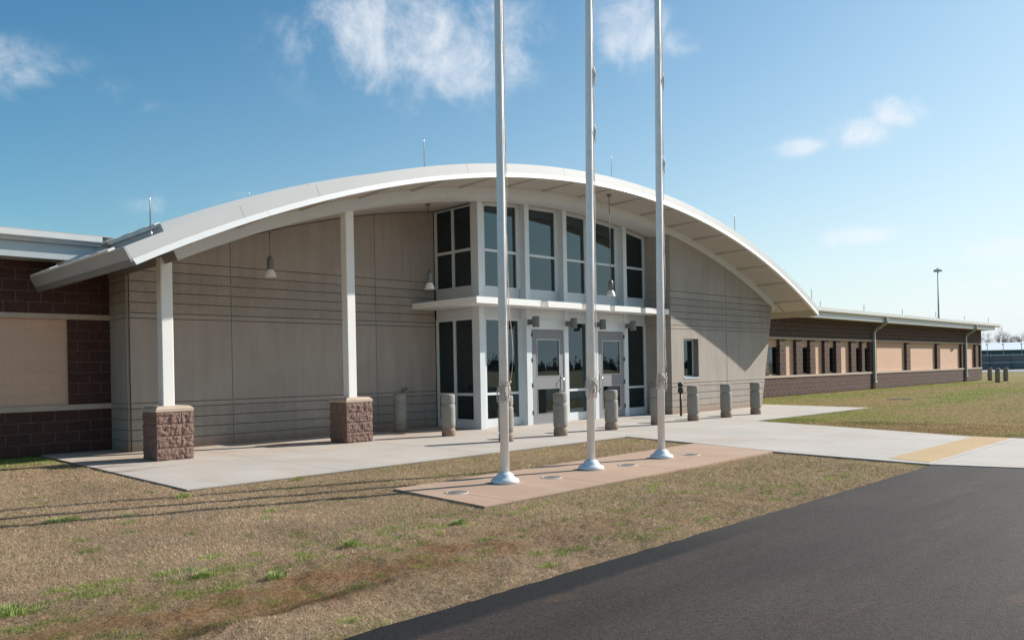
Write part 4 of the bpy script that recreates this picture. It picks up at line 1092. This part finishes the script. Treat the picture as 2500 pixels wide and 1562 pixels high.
# warehouse
wa = at(2470, 150); wh = thing('warehouse', wa, 'long low warehouse with a white roof and a teal eave band', 'warehouse')
L = 55
MB().box(-L, L, 0, 30, 0, 2.0).build('wall', M['farwall'], wh)
MB().box(-L-.1, L+.1, -.06, 30.1, 2.0, 3.2).build('eave_band', M['teal'], wh)
MB().prism([(-.6, 3.2), (-.6, 3.3), (15, 5.0), (30.6, 3.3), (30.6, 3.2)], 'x', -L-.5, L+.5).build('roof', M['farroof'], wh)
wh.rotation_euler = (0, 0, ang-.10)
fe = thing('security_fence', at(2470, 118), 'long grey screened fence with white rails in front of the warehouse', 'fence')
MB().box(-60, 60, 0, .03, -.05, 2.15).build('screen', M['screen'], fe)
MB().box(-60, 60, -.06, -.01, 2.1, 2.2).build('rail', M['farroof'], fe)
MB().box(-60, 60, -.06, -.01, .98, 1.06).build('rail', M['farroof'], fe)
for k in range(-18, 19):
    MB().lathe([(.045, -.05), (.045, 2.35)], (k*3.2, -.10, 0), 6).build('post', M['farwall'], fe)
fe.rotation_euler = (0, 0, ang)
lpst = None
for (px, lab) in ((2411, 'thin lamp post behind the fence nearest the brown wing'), (2450, 'thin lamp post behind the fence between two others'), (2495, 'thin lamp post behind the fence at the right edge')):
    if lpst is None:
        lpst = thing('lamp_post', at(px, 126), lab, 'lamp post', 'lamp posts behind the fence')
        MB().lathe([(.06, 0), (.05, 3.9)], (0, 0, 0), 6).build('post', M['farwall'], lpst)
        MB().box(-.35, .35, -.12, .12, 3.85, 3.98).build('lamp_head', M['farwall'], lpst)
    else: dup(lpst, at(px, 126), lab)
# far road
p0, p1 = at(2200, 93), at(3300, 93); q0, q1 = at(2200, 112), at(3300, 112)
M['farroad'] = m_plain('pale_worn_asphalt', (.24, .25, .26), .8)
tag(MB().prism([p0[:2], p1[:2], q1[:2], q0[:2]], 'z', -.1, .0).build('service_road', M['farroad']), kind='structure')

# bare winter trees
def branch(mb, p, d, L, r, depth, R):
    q = p+d*L*.5+Vector((R.uniform(-1, 1), R.uniform(-1, 1), 0))*L*.04; e = p+d*L
    mb.tube([p, q, e], [r, r*.8, r*.6], 4 if depth < 3 else 3, False)
    if depth == 0: return
    for k in range(3 if depth > 1 else 4):
        nd = (d + Vector((R.uniform(-1, 1), R.uniform(-1, 1), R.uniform(-.1, .55)))*.75).normalized()
        branch(mb, p+d*L*R.uniform(.55, 1), nd, L*R.uniform(.62, .8), r*.55, depth-1, R)
lab_t = ['bare winter tree close to the end of the brown wing', 'tall broad bare winter tree behind the warehouse roof', 'bare winter tree in the gap right of the broadest tree', 'bare winter tree left of the last one at the right edge', 'bare winter tree at the right edge of the photo']
for i, (px, h) in enumerate(((2406, 9.0), (2436, 11.5), (2460, 8.5), (2478, 9.2), (2502, 10.5))):
    R = random.Random(40+i); t = thing('bare_tree', at(px, 235, -.1), lab_t[i], 'tree', 'bare trees on the horizon')
    MB().tube([(0, 0, 0), (.1, 0, h*.3)], [.22, .16], 6).build('trunk', M['bark'], t)
    cr_ = MB()
    for k in range(6): branch(cr_, Vector((.1, 0, h*(.18+.03*k))), Vector((R.uniform(-.6, .6), R.uniform(-.6, .6), 1)).normalized(), h*.27, .10, 4, R)
    cr_.build('crown', M['bark'], t)
# the wood across the road, seen mirrored in the glass
R = random.Random(5); wd_ = MB()
for k in range(520):
    x = -60+k*1.3+R.uniform(-2, 2); y = -300+R.uniform(-12, 12); h = R.uniform(3.5, 8)*(1+.3*math.sin(x*.05))*(1+.5*(R.random() > .93))
    wd_.tube([(x, y, -.5), (x+.1, y, h)], [.25, .05], 4, False)
    wd_.add([(x-1.6, y, -.3), (x+1.6, y+.3, -.3), (x+1.2, y, h*R.uniform(.5, .75)), (x-1.3, y+.2, h*R.uniform(.4, .7))], [(0, 1, 2, 3)])
    for j in range(26):
        a = R.random()*2*PI; zz = h*(.15+.85*R.random()); rr = (1-zz/h*.75)*2.2*R.random(); s = R.uniform(.35, .8)
        c = (x+math.cos(a)*rr, y+math.sin(a)*rr, zz)
        wd_.add([(c[0]+R.uniform(-s, s), c[1]+R.uniform(-s, s), c[2]+R.uniform(-s, s)) for _ in range(4)], [(0, 1, 2), (0, 2, 3), (1, 2, 3)])
tag(wd_.build('woods', M['evergreen']), 'dark evergreen wood across the road, mirrored in the entrance glass', 'woods', kind='stuff')
